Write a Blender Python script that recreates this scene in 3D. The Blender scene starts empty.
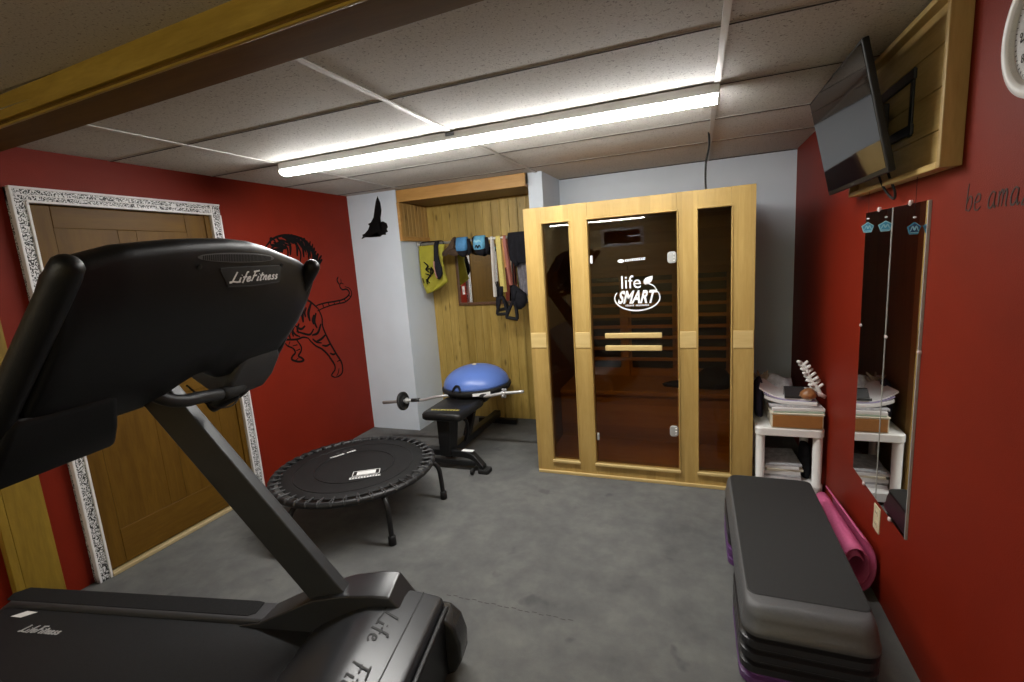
import bpy, bmesh, math, random
from mathutils import Vector, Matrix, noise
random.seed(7)
SC = bpy.context.scene
COL = SC.collection
PI = math.pi
R = math.radians

# ------------------------------------------------------------------ materials
def lin(c):
    return tuple(((x/12.92) if x <= .04045 else ((x+.055)/1.055)**2.4) for x in c)
def rgb(r, g, b):
    return lin((r/255, g/255, b/255)) + (1,)

class NT:
    def __init__(s, name):
        s.m = bpy.data.materials.new(name); s.m.use_nodes = True
        s.t = s.m.node_tree; s.t.nodes.clear()
        s.out = s.n('ShaderNodeOutputMaterial')
    def n(s, typ, **kw):
        nd = s.t.nodes.new(typ)
        for k, v in kw.items():
            if hasattr(nd, k): setattr(nd, k, v)
        return nd
    def l(s, a, b): s.t.links.new(a, b)
    def val(s, sock, v):
        if isinstance(v, bpy.types.NodeSocket): s.l(v, sock)
        else: sock.default_value = v
    def math(s, op, a, b=None, c=None):
        nd = s.n('ShaderNodeMath', operation=op)
        s.val(nd.inputs[0], a)
        if b is not None: s.val(nd.inputs[1], b)
        if c is not None: s.val(nd.inputs[2], c)
        return nd.outputs[0]
    def coords(s, scale=(1, 1, 1), kind='Object'):
        tc = s.n('ShaderNodeTexCoord'); mp = s.n('ShaderNodeMapping')
        mp.inputs['Scale'].default_value = scale
        s.l(tc.outputs[kind], mp.inputs['Vector']); return mp.outputs[0]
    def noise(s, vec, scale, detail=4, rough=.55, dist=0):
        nd = s.n('ShaderNodeTexNoise')
        nd.inputs['Scale'].default_value = scale; nd.inputs['Detail'].default_value = detail
        nd.inputs['Roughness'].default_value = rough; nd.inputs['Distortion'].default_value = dist
        s.l(vec, nd.inputs['Vector']); return nd.outputs['Fac']
    def ramp(s, fac, stops):
        nd = s.n('ShaderNodeValToRGB'); e = nd.color_ramp.elements
        while len(e) < len(stops): e.new(.5)
        for k, (p, c) in enumerate(stops):
            e[k].position = p; e[k].color = c if len(c) == 4 else tuple(c)+(1,)
        s.l(fac, nd.inputs[0]); return nd.outputs[0]
    def mix(s, fac, a, b, mode='MIX'):
        nd = s.n('ShaderNodeMix', data_type='RGBA', blend_type=mode)
        s.val(nd.inputs[0], fac); s.val(nd.inputs[6], a); s.val(nd.inputs[7], b)
        return nd.outputs[2]
    def bsdf(s, col, rough=.5, metal=0, spec=.5, bump=None, bs=.3, bd=.01, coat=0):
        b = s.n('ShaderNodeBsdfPrincipled')
        s.val(b.inputs['Base Color'], col); s.val(b.inputs['Roughness'], rough)
        b.inputs['Metallic'].default_value = metal
        b.inputs['Specular IOR Level'].default_value = spec
        b.inputs['Coat Weight'].default_value = coat
        if bump is not None:
            bn = s.n('ShaderNodeBump'); bn.inputs['Strength'].default_value = bs
            bn.inputs['Distance'].default_value = bd
            s.l(bump, bn.inputs['Height']); s.l(bn.outputs[0], b.inputs['Normal'])
        s.l(b.outputs[0], s.out.inputs[0]); return b

def plain(name, col, rough=.5, metal=0, spec=.5, var=.12, vscale=30, bump=0, bscale=200, coat=0):
    t = NT(name); v = t.coords()
    f = t.noise(v, vscale, 3)
    d = tuple(c*(1-var) for c in col[:3])+(1,); b = tuple(min(1, c*(1+var)) for c in col[:3])+(1,)
    c = t.ramp(f, [(.3, d), (.7, b)])
    bm = t.noise(v, bscale, 2) if bump else None
    t.bsdf(c, rough, metal, spec, bm, bump, .004, coat)
    return t.m

def wood(name, dark, light, grain='Z', scale=1.0, board=None, board_axis='X', rough=.45, knots=0, jitter=.16, spec=.4, coat=0):
    t = NT(name)
    k = {'X': (.12, 1, 1), 'Y': (1, .12, 1), 'Z': (1, 1, .12)}[grain]
    tc = t.n('ShaderNodeTexCoord')
    sep = t.n('ShaderNodeSeparateXYZ'); t.l(tc.outputs['Object'], sep.inputs[0])
    vec = tc.outputs['Object']
    wn = None
    if board:
        p = t.math('FLOOR', t.math('DIVIDE', sep.outputs[board_axis], board))
        w = t.n('ShaderNodeTexWhiteNoise', noise_dimensions='1D'); t.l(p, w.inputs['W'])
        wn = w.outputs['Value']
        add = t.n('ShaderNodeVectorMath', operation='ADD'); t.l(vec, add.inputs[0])
        t.l(w.outputs['Color'], add.inputs[1]); vec = add.outputs[0]
    mp = t.n('ShaderNodeMapping'); mp.inputs['Scale'].default_value = k; t.l(vec, mp.inputs['Vector'])
    f = t.noise(mp.outputs[0], 22*scale, 6, .6, .8)
    g = t.noise(mp.outputs[0], 160*scale, 2, .5)
    f = t.math('ADD', t.math('MULTIPLY', f, .75), t.math('MULTIPLY', g, .25))
    mid = tuple((a+b)/2 for a, b in zip(dark, light))
    c = t.ramp(f, [(.3, dark), (.52, mid), (.72, light)])
    if wn is not None:
        br = t.math('ADD', t.math('MULTIPLY', wn, 2*jitter), 1-jitter)
        cc = t.n('ShaderNodeCombineColor')
        for i in range(3): t.l(br, cc.inputs[i])
        c = t.mix(1.0, c, cc.outputs[0], 'MULTIPLY')
    if knots:
        vo = t.n('ShaderNodeTexVoronoi'); vo.inputs['Scale'].default_value = knots
        mk = t.n('ShaderNodeMapping'); mk.inputs['Scale'].default_value = tuple(.55 if q < 1 else 1.6 for q in k)
        t.l(vec, mk.inputs['Vector']); t.l(mk.outputs[0], vo.inputs['Vector'])
        kf = t.ramp(vo.outputs['Distance'], [(.06, (1, 1, 1)), (.17, (0, 0, 0))])
        c = t.mix(t.math('MULTIPLY', kf, .75), c, tuple(q*.35 for q in dark[:3])+(1,))
    t.bsdf(c, rough, 0, spec, f, .12, .004, coat)
    return t.m

def emit(name, col, strength):
    t = NT(name); e = t.n('ShaderNodeEmission')
    e.inputs[0].default_value = col; e.inputs[1].default_value = strength
    t.l(e.outputs[0], t.out.inputs[0]); return t.m

def tinted_glass(name, tint, refl=1.0):
    t = NT(name)
    tr = t.n('ShaderNodeBsdfTransparent'); tr.inputs[0].default_value = tint
    gl = t.n('ShaderNodeBsdfGlossy'); gl.inputs['Roughness'].default_value = .01
    gl.inputs[0].default_value = (refl, refl, refl, 1)
    fr = t.n('ShaderNodeFresnel'); fr.inputs[0].default_value = 1.5
    ge = t.n('ShaderNodeNewGeometry')
    mx = t.n('ShaderNodeMixShader'); t.l(t.math('MULTIPLY', fr.outputs[0], t.math('SUBTRACT', 1.0, ge.outputs['Backfacing'])), mx.inputs[0])
    t.l(tr.outputs[0], mx.inputs[1]); t.l(gl.outputs[0], mx.inputs[2]); t.l(mx.outputs[0], t.out.inputs[0])
    return t.m

M = {}
M['red_wall'] = plain('red_paint', (.182, .0125, .003, 1), .55, spec=.2, var=.06, vscale=4, bump=.25, bscale=260)
M['grey_wall'] = plain('pale_grey_paint', (.64, .71, .79, 1), .6, spec=.3, var=.03, vscale=3, bump=.15, bscale=240)
M['rear_wall'] = plain('honey_panel_paint', (.52, .40, .20, 1), .7, var=.04, vscale=3)

def m_ceiling():
    t = NT('ceiling_tile'); v = t.coords()
    f = t.noise(v, 85, 4, .7); g = t.noise(v, 170, 3, .6)
    spk = t.ramp(f, [(.365, (0, 0, 0)), (.42, (1, 1, 1))])
    base = t.ramp(g, [(.3, (.47, .455, .42)), (.7, (.60, .585, .54))])
    c = t.mix(spk, (.23, .215, .19, 1), base)
    h = t.math('ADD', t.math('MULTIPLY', spk, .6), t.math('MULTIPLY', g, .6))
    b = t.bsdf(c, .75, 0, .35, h, .10, .003); b.inputs['Diffuse Roughness'].default_value = .6; return t.m
M['ceiling'] = m_ceiling()
M['tee'] = plain('tee_white_metal', (.56, .55, .52, 1), .4, var=.05)
M['tee_dull'] = plain('tee_tile_edge', (.45, .44, .41, 1), .9, spec=.1, var=.05)
M['gap'] = plain('dark_gap', (.05, .047, .043, 1), .9)

def m_floor():
    t = NT('grey_rubber_floor'); v = t.coords()
    a = t.noise(v, 2.2, 6, .62, .4); b = t.noise(v, 9, 5, .6); g = t.noise(v, 330, 2, .6)
    f = t.math('ADD', t.math('MULTIPLY', a, .55), t.math('MULTIPLY', b, .45))
    c = t.ramp(f, [(.34, (.094, .095, .094)), (.5, (.130, .131, .127)), (.66, (.175, .175, .164))])
    sp = t.ramp(t.noise(v, 5.0, 3, .5, .3), [(.27, (1, 1, 1)), (.33, (0, 0, 0))])
    c = t.mix(t.math('MULTIPLY', sp, .45), c, (.045, .046, .05, 1))
    c = t.mix(t.math('MULTIPLY', g, .35), c, (.02, .02, .02, 1))
    t.bsdf(c, .82, 0, .3, g, .25, .004); return t.m
M['floor'] = m_floor()

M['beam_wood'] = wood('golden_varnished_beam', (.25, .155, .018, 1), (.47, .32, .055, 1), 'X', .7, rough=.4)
M['beam_under'] = wood('shaded_beam_underside', (.10, .052, .008, 1), (.16, .085, .014, 1), 'X', .7, rough=.6, spec=.2)  # beam underside coloured darker to carry the shade beneath it
M['post_wood'] = wood('golden_varnished_post', (.16, .095, .008, 1), (.29, .185, .022, 1), 'Z', .7, knots=2.2, rough=.45)
M['door_wood'] = wood('brown_door_wood', (.078, .036, .0032, 1), (.140, .070, .008, 1), 'Z', .8, rough=.5, spec=.2)
M['door_rail'] = wood('brown_door_rail_wood', (.082, .038, .0034, 1), (.148, .074, .0085, 1), 'Y', .8, rough=.5, spec=.2)
M['threshold'] = wood('pale_threshold', (.36, .27, .13, 1), (.52, .42, .24, 1), 'Y', 1)
M['pine'] = wood('knotty_pine', (.29, .185, .035, 1), (.50, .35, .10, 1), 'Z', .8, board=.088, board_axis='X', knots=7, rough=.42, jitter=.14)
M['pine_side'] = wood('knotty_pine_side', (.32, .18, .05, 1), (.54, .35, .12, 1), 'Z', .8, board=.06, board_axis='Y', knots=7, rough=.45)
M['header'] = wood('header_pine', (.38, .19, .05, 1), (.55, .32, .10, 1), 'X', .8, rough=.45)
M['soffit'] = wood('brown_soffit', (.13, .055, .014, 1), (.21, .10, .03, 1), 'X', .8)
M['sauna'] = wood('hemlock', (.34, .215, .060, 1), (.46, .315, .108, 1), 'Z', .8, board=.062, board_axis='X', rough=.4, jitter=.12)
M['sauna_end'] = wood('hemlock_side_shaded', (.16, .09, .03, 1), (.22, .13, .045, 1), 'Z', .8, board=.08, board_axis='Y', rough=.45, jitter=.08)  # side walls coloured darker for the shade in the narrow gap
M['sauna_light'] = wood('hemlock_pale', (.50, .35, .135, 1), (.62, .47, .21, 1), 'X', .8, rough=.4)
M['sauna_in'] = wood('hemlock_inside', (.48, .24, .07, 1), (.62, .36, .13, 1), 'X', .8, board=.09, board_axis='Z', rough=.5, jitter=.14)
M['board'] = wood('knotty_plank', (.40, .26, .08, 1), (.62, .45, .17, 1), 'Y', .8, board=.145, board_axis='Z', knots=5, rough=.45, jitter=.06)
M['board_dark'] = wood('plank_frame', (.30, .19, .055, 1), (.46, .31, .11, 1), 'Z', .8, knots=4, rough=.45)

def m_filigree():
    t = NT('white_frame_black_filigree'); v = t.coords()
    n1 = t.noise(v, 75, 3, .6, 1.6)
    w = t.n('ShaderNodeTexWave', wave_type='RINGS'); w.inputs['Scale'].default_value = 14
    w.inputs['Distortion'].default_value = 16; w.inputs['Detail'].default_value = 2; w.inputs['Detail Scale'].default_value = 3.5
    t.l(v, w.inputs['Vector'])
    f = t.math('ADD', t.math('MULTIPLY', n1, .6), t.math('MULTIPLY', w.outputs['Fac'], .4))
    c = t.ramp(f, [(.40, (.012, .012, .013)), (.465, (.12, .12, .12)), (.51, (.68, .68, .69))])
    t.bsdf(c, .5); return t.m
M['filigree'] = m_filigree()
M['frame_white'] = plain('frame_white_edge', (.72, .70, .70, 1), .45, var=.05)
M['white'] = plain('white_paint', (.72, .72, .71, 1), .5, var=.04)
M['white_plastic'] = plain('white_plastic', (.74, .73, .71, 1), .38, var=.03, vscale=8)
M['faded_ink'] = plain('faded_white_ink', (.36, .36, .36, 1), .6, var=.25, vscale=150)
M['ink'] = plain('white_ink', (.80, .80, .79, 1), .5, var=.02)
M['yellow_ink'] = plain('yellow_ink', (.62, .52, .12, 1), .5, var=.05)
M['black_ink'] = plain('black_vinyl', (.005, .0045, .0045, 1), .8, spec=.1, var=.1)
M['dark_ink'] = plain('dark_brown_vinyl', (.022, .010, .010, 1), .5, var=.1)
M['black_plastic'] = plain('black_moulded_plastic', (.005, .005, .006, 1), .42, spec=.32, var=.12, vscale=12, bump=.12, bscale=420)
M['console_plastic'] = plain('satin_black_console', (.005, .005, .006, 1), .40, spec=.32, var=.1, vscale=12, bump=.08, bscale=420)
M['black_gloss'] = plain('glossy_black_plastic', (.022, .0225, .024, 1), .22, spec=.55, var=.06, vscale=8)
M['hood'] = plain('charcoal_hood_plastic', (.022, .023, .026, 1), .28, spec=.55, var=.06, vscale=8)
M['grey_plastic'] = plain('grey_moulded_plastic', (.040, .041, .045, 1), .5, var=.08, vscale=20, bump=.1, bscale=400)
M['grey_metal'] = plain('grey_powder_coat', (.026, .028, .032, 1), .45, spec=.4, var=.06, vscale=15)
M['black_metal'] = plain('black_powder_coat', (.007, .007, .0075, 1), .4, spec=.4, var=.1, vscale=20)
M['black_rubber'] = plain('black_rubber', (.012, .012, .012, 1), .7, spec=.3, var=.15, bump=.2, bscale=500)
M['belt'] = plain('running_belt_rubber', (.011, .0118, .0135, 1), .6, spec=.35, var=.14, vscale=90, bump=.15, bscale=600)
M['tread'] = plain('black_grip_strip', (.010, .010, .011, 1), .8, spec=.25, var=.2, vscale=200, bump=.4, bscale=700)
M['vent_rim'] = plain('grey_vent_rim', (.09, .09, .095, 1), .45, var=.05)
M['grille'] = plain('vent_black', (.004, .004, .004, 1), .6)
M['mat_fabric'] = plain('black_jumping_mat', (.008, .0082, .0085, 1), .62, spec=.3, var=.2, vscale=10, bump=.2, bscale=600)
M['cover'] = plain('black_rim_cover', (.010, .010, .011, 1), .45, spec=.45, var=.2, vscale=40)
M['bungee'] = plain('grey_bungee_loop', (.034, .035, .037, 1), .5, var=.2)
M['vinyl'] = plain('black_bench_vinyl', (.007, .007, .0075, 1), .42, spec=.4, var=.1, vscale=20, bump=.12, bscale=300)
M['chrome'] = plain('chrome', (.72, .72, .72, 1), .38, metal=.75, var=.04)
M['chrome_dull'] = plain('dull_steel', (.40, .40, .39, 1), .45, metal=.3, var=.08)
M['iron'] = plain('black_iron', (.018, .018, .019, 1), .5, spec=.4, var=.2, vscale=40)
M['blue_dome'] = plain('blue_rubber_dome', (.10, .18, .50, 1), .34, spec=.45, var=.05, vscale=6)
M['blue'] = plain('blue_fabric', (.07, .24, .47, 1), .7, var=.12, vscale=60, bump=.3, bscale=300)
M['light_blue'] = plain('light_blue_fabric', (.13, .40, .60, 1), .7, var=.12, vscale=60, bump=.3, bscale=300)
M['black_cloth'] = plain('black_cloth', (.012, .012, .016, 1), .85, spec=.2, var=.25, vscale=25, bump=.4, bscale=120)
M['brown_cloth'] = plain('dark_brown_webbing', (.055, .03, .015, 1), .8, var=.3, vscale=80, bump=.3, bscale=300)
M['grey_cloth'] = plain('grey_cloth', (.16, .15, .17, 1), .85, var=.25, vscale=40, bump=.4, bscale=200)
M['yellow_bag'] = plain('yellow_fabric', (.34, .305, .022, 1), .65, var=.1, vscale=14, bump=.3, bscale=40)
M['yellow_band'] = plain('yellow_band', (.62, .50, .14, 1), .5, var=.08)
M['white_band'] = plain('white_band', (.66, .62, .58, 1), .5, var=.06)
M['red_band'] = plain('red_band', (.33, .10, .07, 1), .5, var=.1)
M['orange_band'] = plain('orange_band', (.50, .22, .06, 1), .5, var=.1)
M['pinkish'] = plain('dusty_pink_pad', (.42, .20, .17, 1), .7, var=.1)
M['pink_mat'] = plain('pink_foam_mat', (.55, .11, .24, 1), .62, spec=.3, var=.06, vscale=60, bump=.3, bscale=300)
M['step_grey'] = plain('step_grey_plastic', (.080, .081, .084, 1), .42, spec=.45, var=.07, vscale=120, bump=.25, bscale=500)
M['step_mat'] = plain('step_black_mat', (.015, .0155, .016, 1), .62, spec=.4, var=.14, vscale=150, bump=.3, bscale=700)
M['riser_black'] = plain('black_riser_plastic', (.014, .0135, .016, 1), .32, spec=.5, var=.08)
M['riser_purple'] = plain('purple_riser_plastic', (.095, .035, .135, 1), .34, spec=.5, var=.08)
M['paper'] = plain('white_paper', (.66, .65, .65, 1), .7, var=.06, vscale=8)
M['paper_grey'] = plain('grey_printed_paper', (.40, .40, .42, 1), .7, var=.3, vscale=35)
M['paper_cream'] = plain('cream_paper', (.60, .55, .44, 1), .7, var=.06)
M['folder_brown'] = plain('brown_cardboard', (.30, .125, .03, 1), .6, var=.08)
M['folder_green'] = plain('green_folder', (.30, .38, .30, 1), .6, var=.08)
M['folder_lilac'] = plain('lilac_folder', (.33, .30, .47, 1), .6, var=.08)
M['shell_brown'] = plain('brown_shell', (.26, .11, .04, 1), .35, var=.3, vscale=25)
M['coral'] = plain('white_coral', (.66, .65, .63, 1), .75, var=.1, bump=.3, bscale=250)
M['coral_pink'] = plain('pinkish_coral_base', (.50, .36, .34, 1), .75, var=.12)
M['coral_beige'] = plain('beige_coral', (.34, .29, .22, 1), .8, var=.2)
M['navy'] = plain('navy_cloth', (.018, .014, .04, 1), .8, var=.2, bump=.3, bscale=120)
M['outlet'] = plain('ivory_plate', (.62, .55, .36, 1), .4, var=.03)
M['outlet_dark'] = plain('outlet_slots', (.08, .06, .04, 1), .5)
M['clip'] = plain('clear_clip', (.62, .50, .48, 1), .25, var=.05)
M['tv_black'] = plain('tv_black_shell', (.004, .004, .0045, 1), .45, spec=.3, var=.1)
M['sticker_blue'] = plain('bright_blue_medal', (.05, .30, .50, 1), .35, var=.1)
M['sticker_navy'] = plain('dark_blue_medal', (.015, .06, .16, 1), .4, var=.1)
M['sticker_pale'] = plain('pale_blue_medal', (.30, .60, .72, 1), .4, var=.1)
M['face'] = plain('clock_face', (.52, .51, .50, 1), .5, var=.04)
M['mirror_frame'] = plain('dark_brown_frame', (.10, .045, .02, 1), .45, var=.15)
M['heater'] = plain('black_heater_panel', (.03, .025, .022, 1), .7, var=.15)
t_ = NT('mirror_silver'); t_.bsdf((.80, .82, .81, 1), .012, 1, .5); M['mirror'] = t_.m
t_ = NT('tv_screen_glass'); t_.bsdf((.003, .003, .0035, 1), .06, 0, .5); M['screen'] = t_.m
t_ = NT('window_night_glass'); t_.bsdf((.004, .004, .006, 1), .02, 0, .6); M['night'] = t_.m
M['glass'] = tinted_glass('bronze_tinted_glass', (.63, .53, .35, 1))
M['clear_glass'] = tinted_glass('clear_clock_glass', (.97, .97, .97, 1))
M['led'] = emit('led_diffuser', (1.0, .985, .95, 1), 86.0)
M['led_fill'] = emit('warm_fill_diffuser', (1.0, .92, .66, 1), 70.0)  # glow of the added fill strip, not a known fixture

# ------------------------------------------------------------------ mesh builder
class MB:
    def __init__(s): s.bm = bmesh.new()
    def add(s, verts, faces):
        vs = [s.bm.verts.new(v) for v in verts]
        for f in faces:
            try: s.bm.faces.new([vs[i] for i in f])
            except ValueError: pass
        return s
    def box(s, a, b, T=None):
        x0, y0, z0 = a; x1, y1, z1 = b
        vs = [(x, y, z) for x in (x0, x1) for y in (y0, y1) for z in (z0, z1)]
        if T: vs = [T(*v) for v in vs]
        return s.add(vs, [(0, 1, 3, 2), (4, 6, 7, 5), (0, 4, 5, 1), (2, 3, 7, 6), (0, 2, 6, 4), (1, 5, 7, 3)])
    def obox(s, c, ex, ey, ez, hx, hy, hz):
        c, ex, ey, ez = (Vector(q) for q in (c, ex, ey, ez))
        return s.box((-hx, -hy, -hz), (hx, hy, hz), lambda x, y, z: c+ex*x+ey*y+ez*z)
    def prism(s, poly, f, lo, hi):
        n = len(poly)
        vs = [f(p[0], p[1], lo) for p in poly]+[f(p[0], p[1], hi) for p in poly]
        fs = [tuple(range(n-1, -1, -1)), tuple(range(n, 2*n))]+[(i, (i+1) % n, (i+1) % n+n, i+n) for i in range(n)]
        return s.add(vs, fs)
    def loft(s, rings, cap=True, closed=False):
        n = len(rings[0]); vs = [v for r in rings for v in r]; fs = []
        m = len(rings)
        for k in range(m if closed else m-1):
            k2 = (k+1) % m
            for i in range(n):
                j = (i+1) % n; fs.append((k*n+i, k*n+j, k2*n+j, k2*n+i))
        if cap and not closed: fs += [tuple(range(n-1, -1, -1)), tuple(range((m-1)*n, m*n))]
        return s.add(vs, fs)
    def grid(s, rows):
        n = len(rows[0]); vs = [v for r in rows for v in r]
        return s.add(vs, [(k*n+i, k*n+i+1, (k+1)*n+i+1, (k+1)*n+i) for k in range(len(rows)-1) for i in range(n-1)])
    def tube(s, pts, r, seg=12, closed=False):
        pts = [Vector(p) for p in pts]; rings = []; n = len(pts); up = None
        for i, p in enumerate(pts):
            if closed: d = pts[(i+1) % n]-pts[i-1]
            else: d = (pts[min(i+1, n-1)]-pts[max(i-1, 0)])
            d.normalize()
            if up is None:
                up = Vector((0, 0, 1)) if abs(d.z) < .9 else Vector((1, 0, 0))
            a = d.cross(up)
            if a.length < 1e-4: a = d.cross(Vector((0, 1, 0)))
            a.normalize(); b = a.cross(d).normalized(); up = b
            rr = r[i] if isinstance(r, (list, tuple)) else r
            rings.append([p+a*math.cos(2*PI*k/seg)*rr+b*math.sin(2*PI*k/seg)*rr for k in range(seg)])
        return s.loft(rings, True, closed)
    def lathe(s, prof, c=(0, 0, 0), ax=(0, 0, 1), seg=32, rx=1, ry=1):
        c = Vector(c); ax = Vector(ax).normalized()
        a = ax.cross(Vector((0, 1, 0)) if abs(ax.y) < .9 else Vector((1, 0, 0))).normalized(); b = ax.cross(a)
        rings = [[c+ax*h+(a*math.cos(2*PI*k/seg)*rx+b*math.sin(2*PI*k/seg)*ry)*max(r, 1e-4) for k in range(seg)] for r, h in prof]
        return s.loft(rings)
    def build(s, name, m, parent=None, bevel=0, smooth=False, seg=2, loc=None, subsurf=0):
        bmesh.ops.remove_doubles(s.bm, verts=s.bm.verts, dist=1e-5)
        bmesh.ops.recalc_face_normals(s.bm, faces=s.bm.faces)
        if parent is not None:
            off = Vector((0, 0, 0)); p = parent
            while p is not None: off += p.location; p = p.parent
            lc = Vector((0, 0, 0))
        else:
            if loc is None:
                xs = [v.co for v in s.bm.verts]
                loc = (sum(min(q[i] for q in xs)+max(q[i] for q in xs) for i in (0,))/2,
                       (min(q[1] for q in xs)+max(q[1] for q in xs))/2, min(q[2] for q in xs))
            off = Vector(loc); lc = off
        for v in s.bm.verts: v.co -= off
        me = bpy.data.meshes.new(name); s.bm.to_mesh(me); s.bm.free()
        o = bpy.data.objects.new(name, me); COL.objects.link(o); o.location = lc
        me.materials.append(M[m] if isinstance(m, str) else m)
        if parent is not None: o.parent = parent
        if smooth:
            for p in me.polygons: p.use_smooth = True
        if bevel:
            bv = o.modifiers.new('bevel', 'BEVEL'); bv.width = bevel; bv.segments = seg
            bv.limit_method = 'ANGLE'; bv.angle_limit = R(35)
            for p in me.polygons: p.use_smooth = True
            wnm = o.modifiers.new('wn', 'WEIGHTED_NORMAL'); wnm.keep_sharp = True
        if subsurf:
            ss = o.modifiers.new('ss', 'SUBSURF'); ss.levels = subsurf; ss.render_levels = subsurf
        return o

def tag(o, label, cat, group=None):
    o['label'] = label; o['category'] = cat
    if group: o['group'] = group
    return o
def thing(name, label, cat, loc, group=None):
    o = bpy.data.objects.new(name, None); COL.objects.link(o); o.location = loc
    o.empty_display_size = .1
    return tag(o, label, cat, group)
def struct(o): o['kind'] = 'structure'; return o
def box(name, a, b, m, parent=None, bevel=0, **k): return MB().box(a, b).build(name, m, parent, bevel, **k)
def rrect(x0, y0, x1, y1, r, n=5):
    p = []
    for cx, cy, a0 in ((x1-r, y1-r, 0), (x0+r, y1-r, 90), (x0+r, y0+r, 180), (x1-r, y0+r, 270)):
        p += [(cx+r*math.cos(R(a0+90*k/n)), cy+r*math.sin(R(a0+90*k/n))) for k in range(n+1)]
    return p
def smooth_curve(pts, n=6):
    pts = [Vector(p) for p in pts]; out = []
    if len(pts) < 3: return pts
    P = [pts[0]*2-pts[1]]+pts+[pts[-1]*2-pts[-2]]
    for i in range(1, len(P)-2):
        a, b, c, d = P[i-1], P[i], P[i+1], P[i+2]
        for k in range(n):
            t = k/n
            out.append(.5*((2*b)+(c-a)*t+(2*a-5*b+4*c-d)*t*t+(3*b-a-3*c+d)*t**3))
    out.append(pts[-1]); return out
def ribbon(mb, pts, w, f, h=.0008, taper=True, n=5):
    """flat brush stroke along 2-D points; f(x, y, h) places it on a surface"""
    q = smooth_curve([(p[0], p[1], 0) for p in pts], n); m = len(q); rows = []
    for i, p in enumerate(q):
        d = q[min(i+1, m-1)]-q[max(i-1, 0)]
        if d.length < 1e-9: d = Vector((1, 0, 0))
        d.normalize(); nn = Vector((-d.y, d.x, 0)); t = i/max(1, m-1)
        ww = w*(.35+.65*math.sin(PI*min(1, max(0, t*.9+.08)))**.6) if taper else w
        a, b = p+nn*ww/2, p-nn*ww/2
        rows.append([f(a.x, a.y, 0), f(a.x, a.y, h), f(b.x, b.y, h), f(b.x, b.y, 0)])
    mb.loft(rows); return mb
def text_mb(s, size, f, shear=0, bold=0, h=.0008, width=1.0, align='LEFT', sy=1.0):
    cu = bpy.data.curves.new('lettering', 'FONT'); cu.body = s; cu.size = 1; cu.shear = shear; cu.offset = bold
    cu.align_x = align; cu.resolution_u = 3
    o = bpy.data.objects.new('lettering', cu); COL.objects.link(o)
    dg = bpy.context.evaluated_depsgraph_get(); dg.update()
    me = bpy.data.meshes.new_from_object(o.evaluated_get(dg))
    mb = MB(); vs = [tuple(v.co) for v in me.vertices]; fs = [tuple(p.vertices) for p in me.polygons]
    nv = len(vs)
    ed = {}
    for fc in fs:
        for i in range(len(fc)):
            e = (fc[i], fc[(i+1) % len(fc)]); ed[e] = 1
    bd = [e for e in ed if (e[1], e[0]) not in ed]
    V3 = [f(v[0]*size*width, v[1]*size*sy, h) for v in vs]+[f(v[0]*size*width, v[1]*size*sy, 0) for v in vs]
    F = fs+[tuple(i+nv for i in reversed(fc)) for fc in fs]+[(a, b, b+nv, a+nv) for a, b in bd]
    mb.add(V3, F)
    COL.objects.unlink(o); bpy.data.objects.remove(o); bpy.data.meshes.remove(me); bpy.data.curves.remove(cu)
    return mb
def marks(words, w, hgt, f, h=.0007):
    """row of small printed marks, too blurred in the photograph to read"""
    mb = MB(); n = sum(words)+len(words)-1; st = w/n; x = 0; r = random.Random(n)
    for k, c in enumerate(words):
        for i in range(c):
            a, b = x+.08*st, x+.90*st; z1 = hgt*(.85+.15*r.random())
            mb.box((a, 0, 0), (b, hgt*.28, h), f); mb.box((a, 0, 0), (a+.38*st, z1, h*.98), f); mb.box((a, z1*.72, 0), (b, z1, h*.96), f); x += st
        x += st
    return mb
def rows_loft(mb, rows, n=20, e=2.0):
    """rows: (z, cx, cy, half_x, half_y) stacked cross sections, rounded"""
    rings = []
    for z, cx, cy, hx, hy in rows:
        ring = []
        for k in range(n):
            a = 2*PI*k/n; c, s_ = math.cos(a), math.sin(a)
            ring.append((cx+hx*math.copysign(abs(c)**(2/e), c), cy+hy*math.copysign(abs(s_)**(2/e), s_), z))
        rings.append(ring)
    return mb.loft(rings)

# ------------------------------------------------------------------ camera
cam = bpy.data.cameras.new('camera'); co = bpy.data.objects.new('camera', cam); COL.objects.link(co)
yaw, pit, rol, F = -0.373594339, -0.164890363, -0.0691262269, 477.632105
fw = Vector((math.sin(yaw)*math.cos(pit), math.cos(yaw)*math.cos(pit), math.sin(pit)))
r0 = Vector((math.cos(yaw), -math.sin(yaw), 0)); u0 = r0.cross(fw)
rt = r0*math.cos(rol)+u0*math.sin(rol); up = -r0*math.sin(rol)+u0*math.cos(rol)
mw = Matrix((rt, up, -fw)).transposed().to_4x4(); mw.translation = (0, 0, 1.55)
co.matrix_world = mw
cam.sensor_width = 36; cam.lens = 36*F/1024; cam.clip_start = .05; cam.clip_end = 50
SC.camera = co

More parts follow.
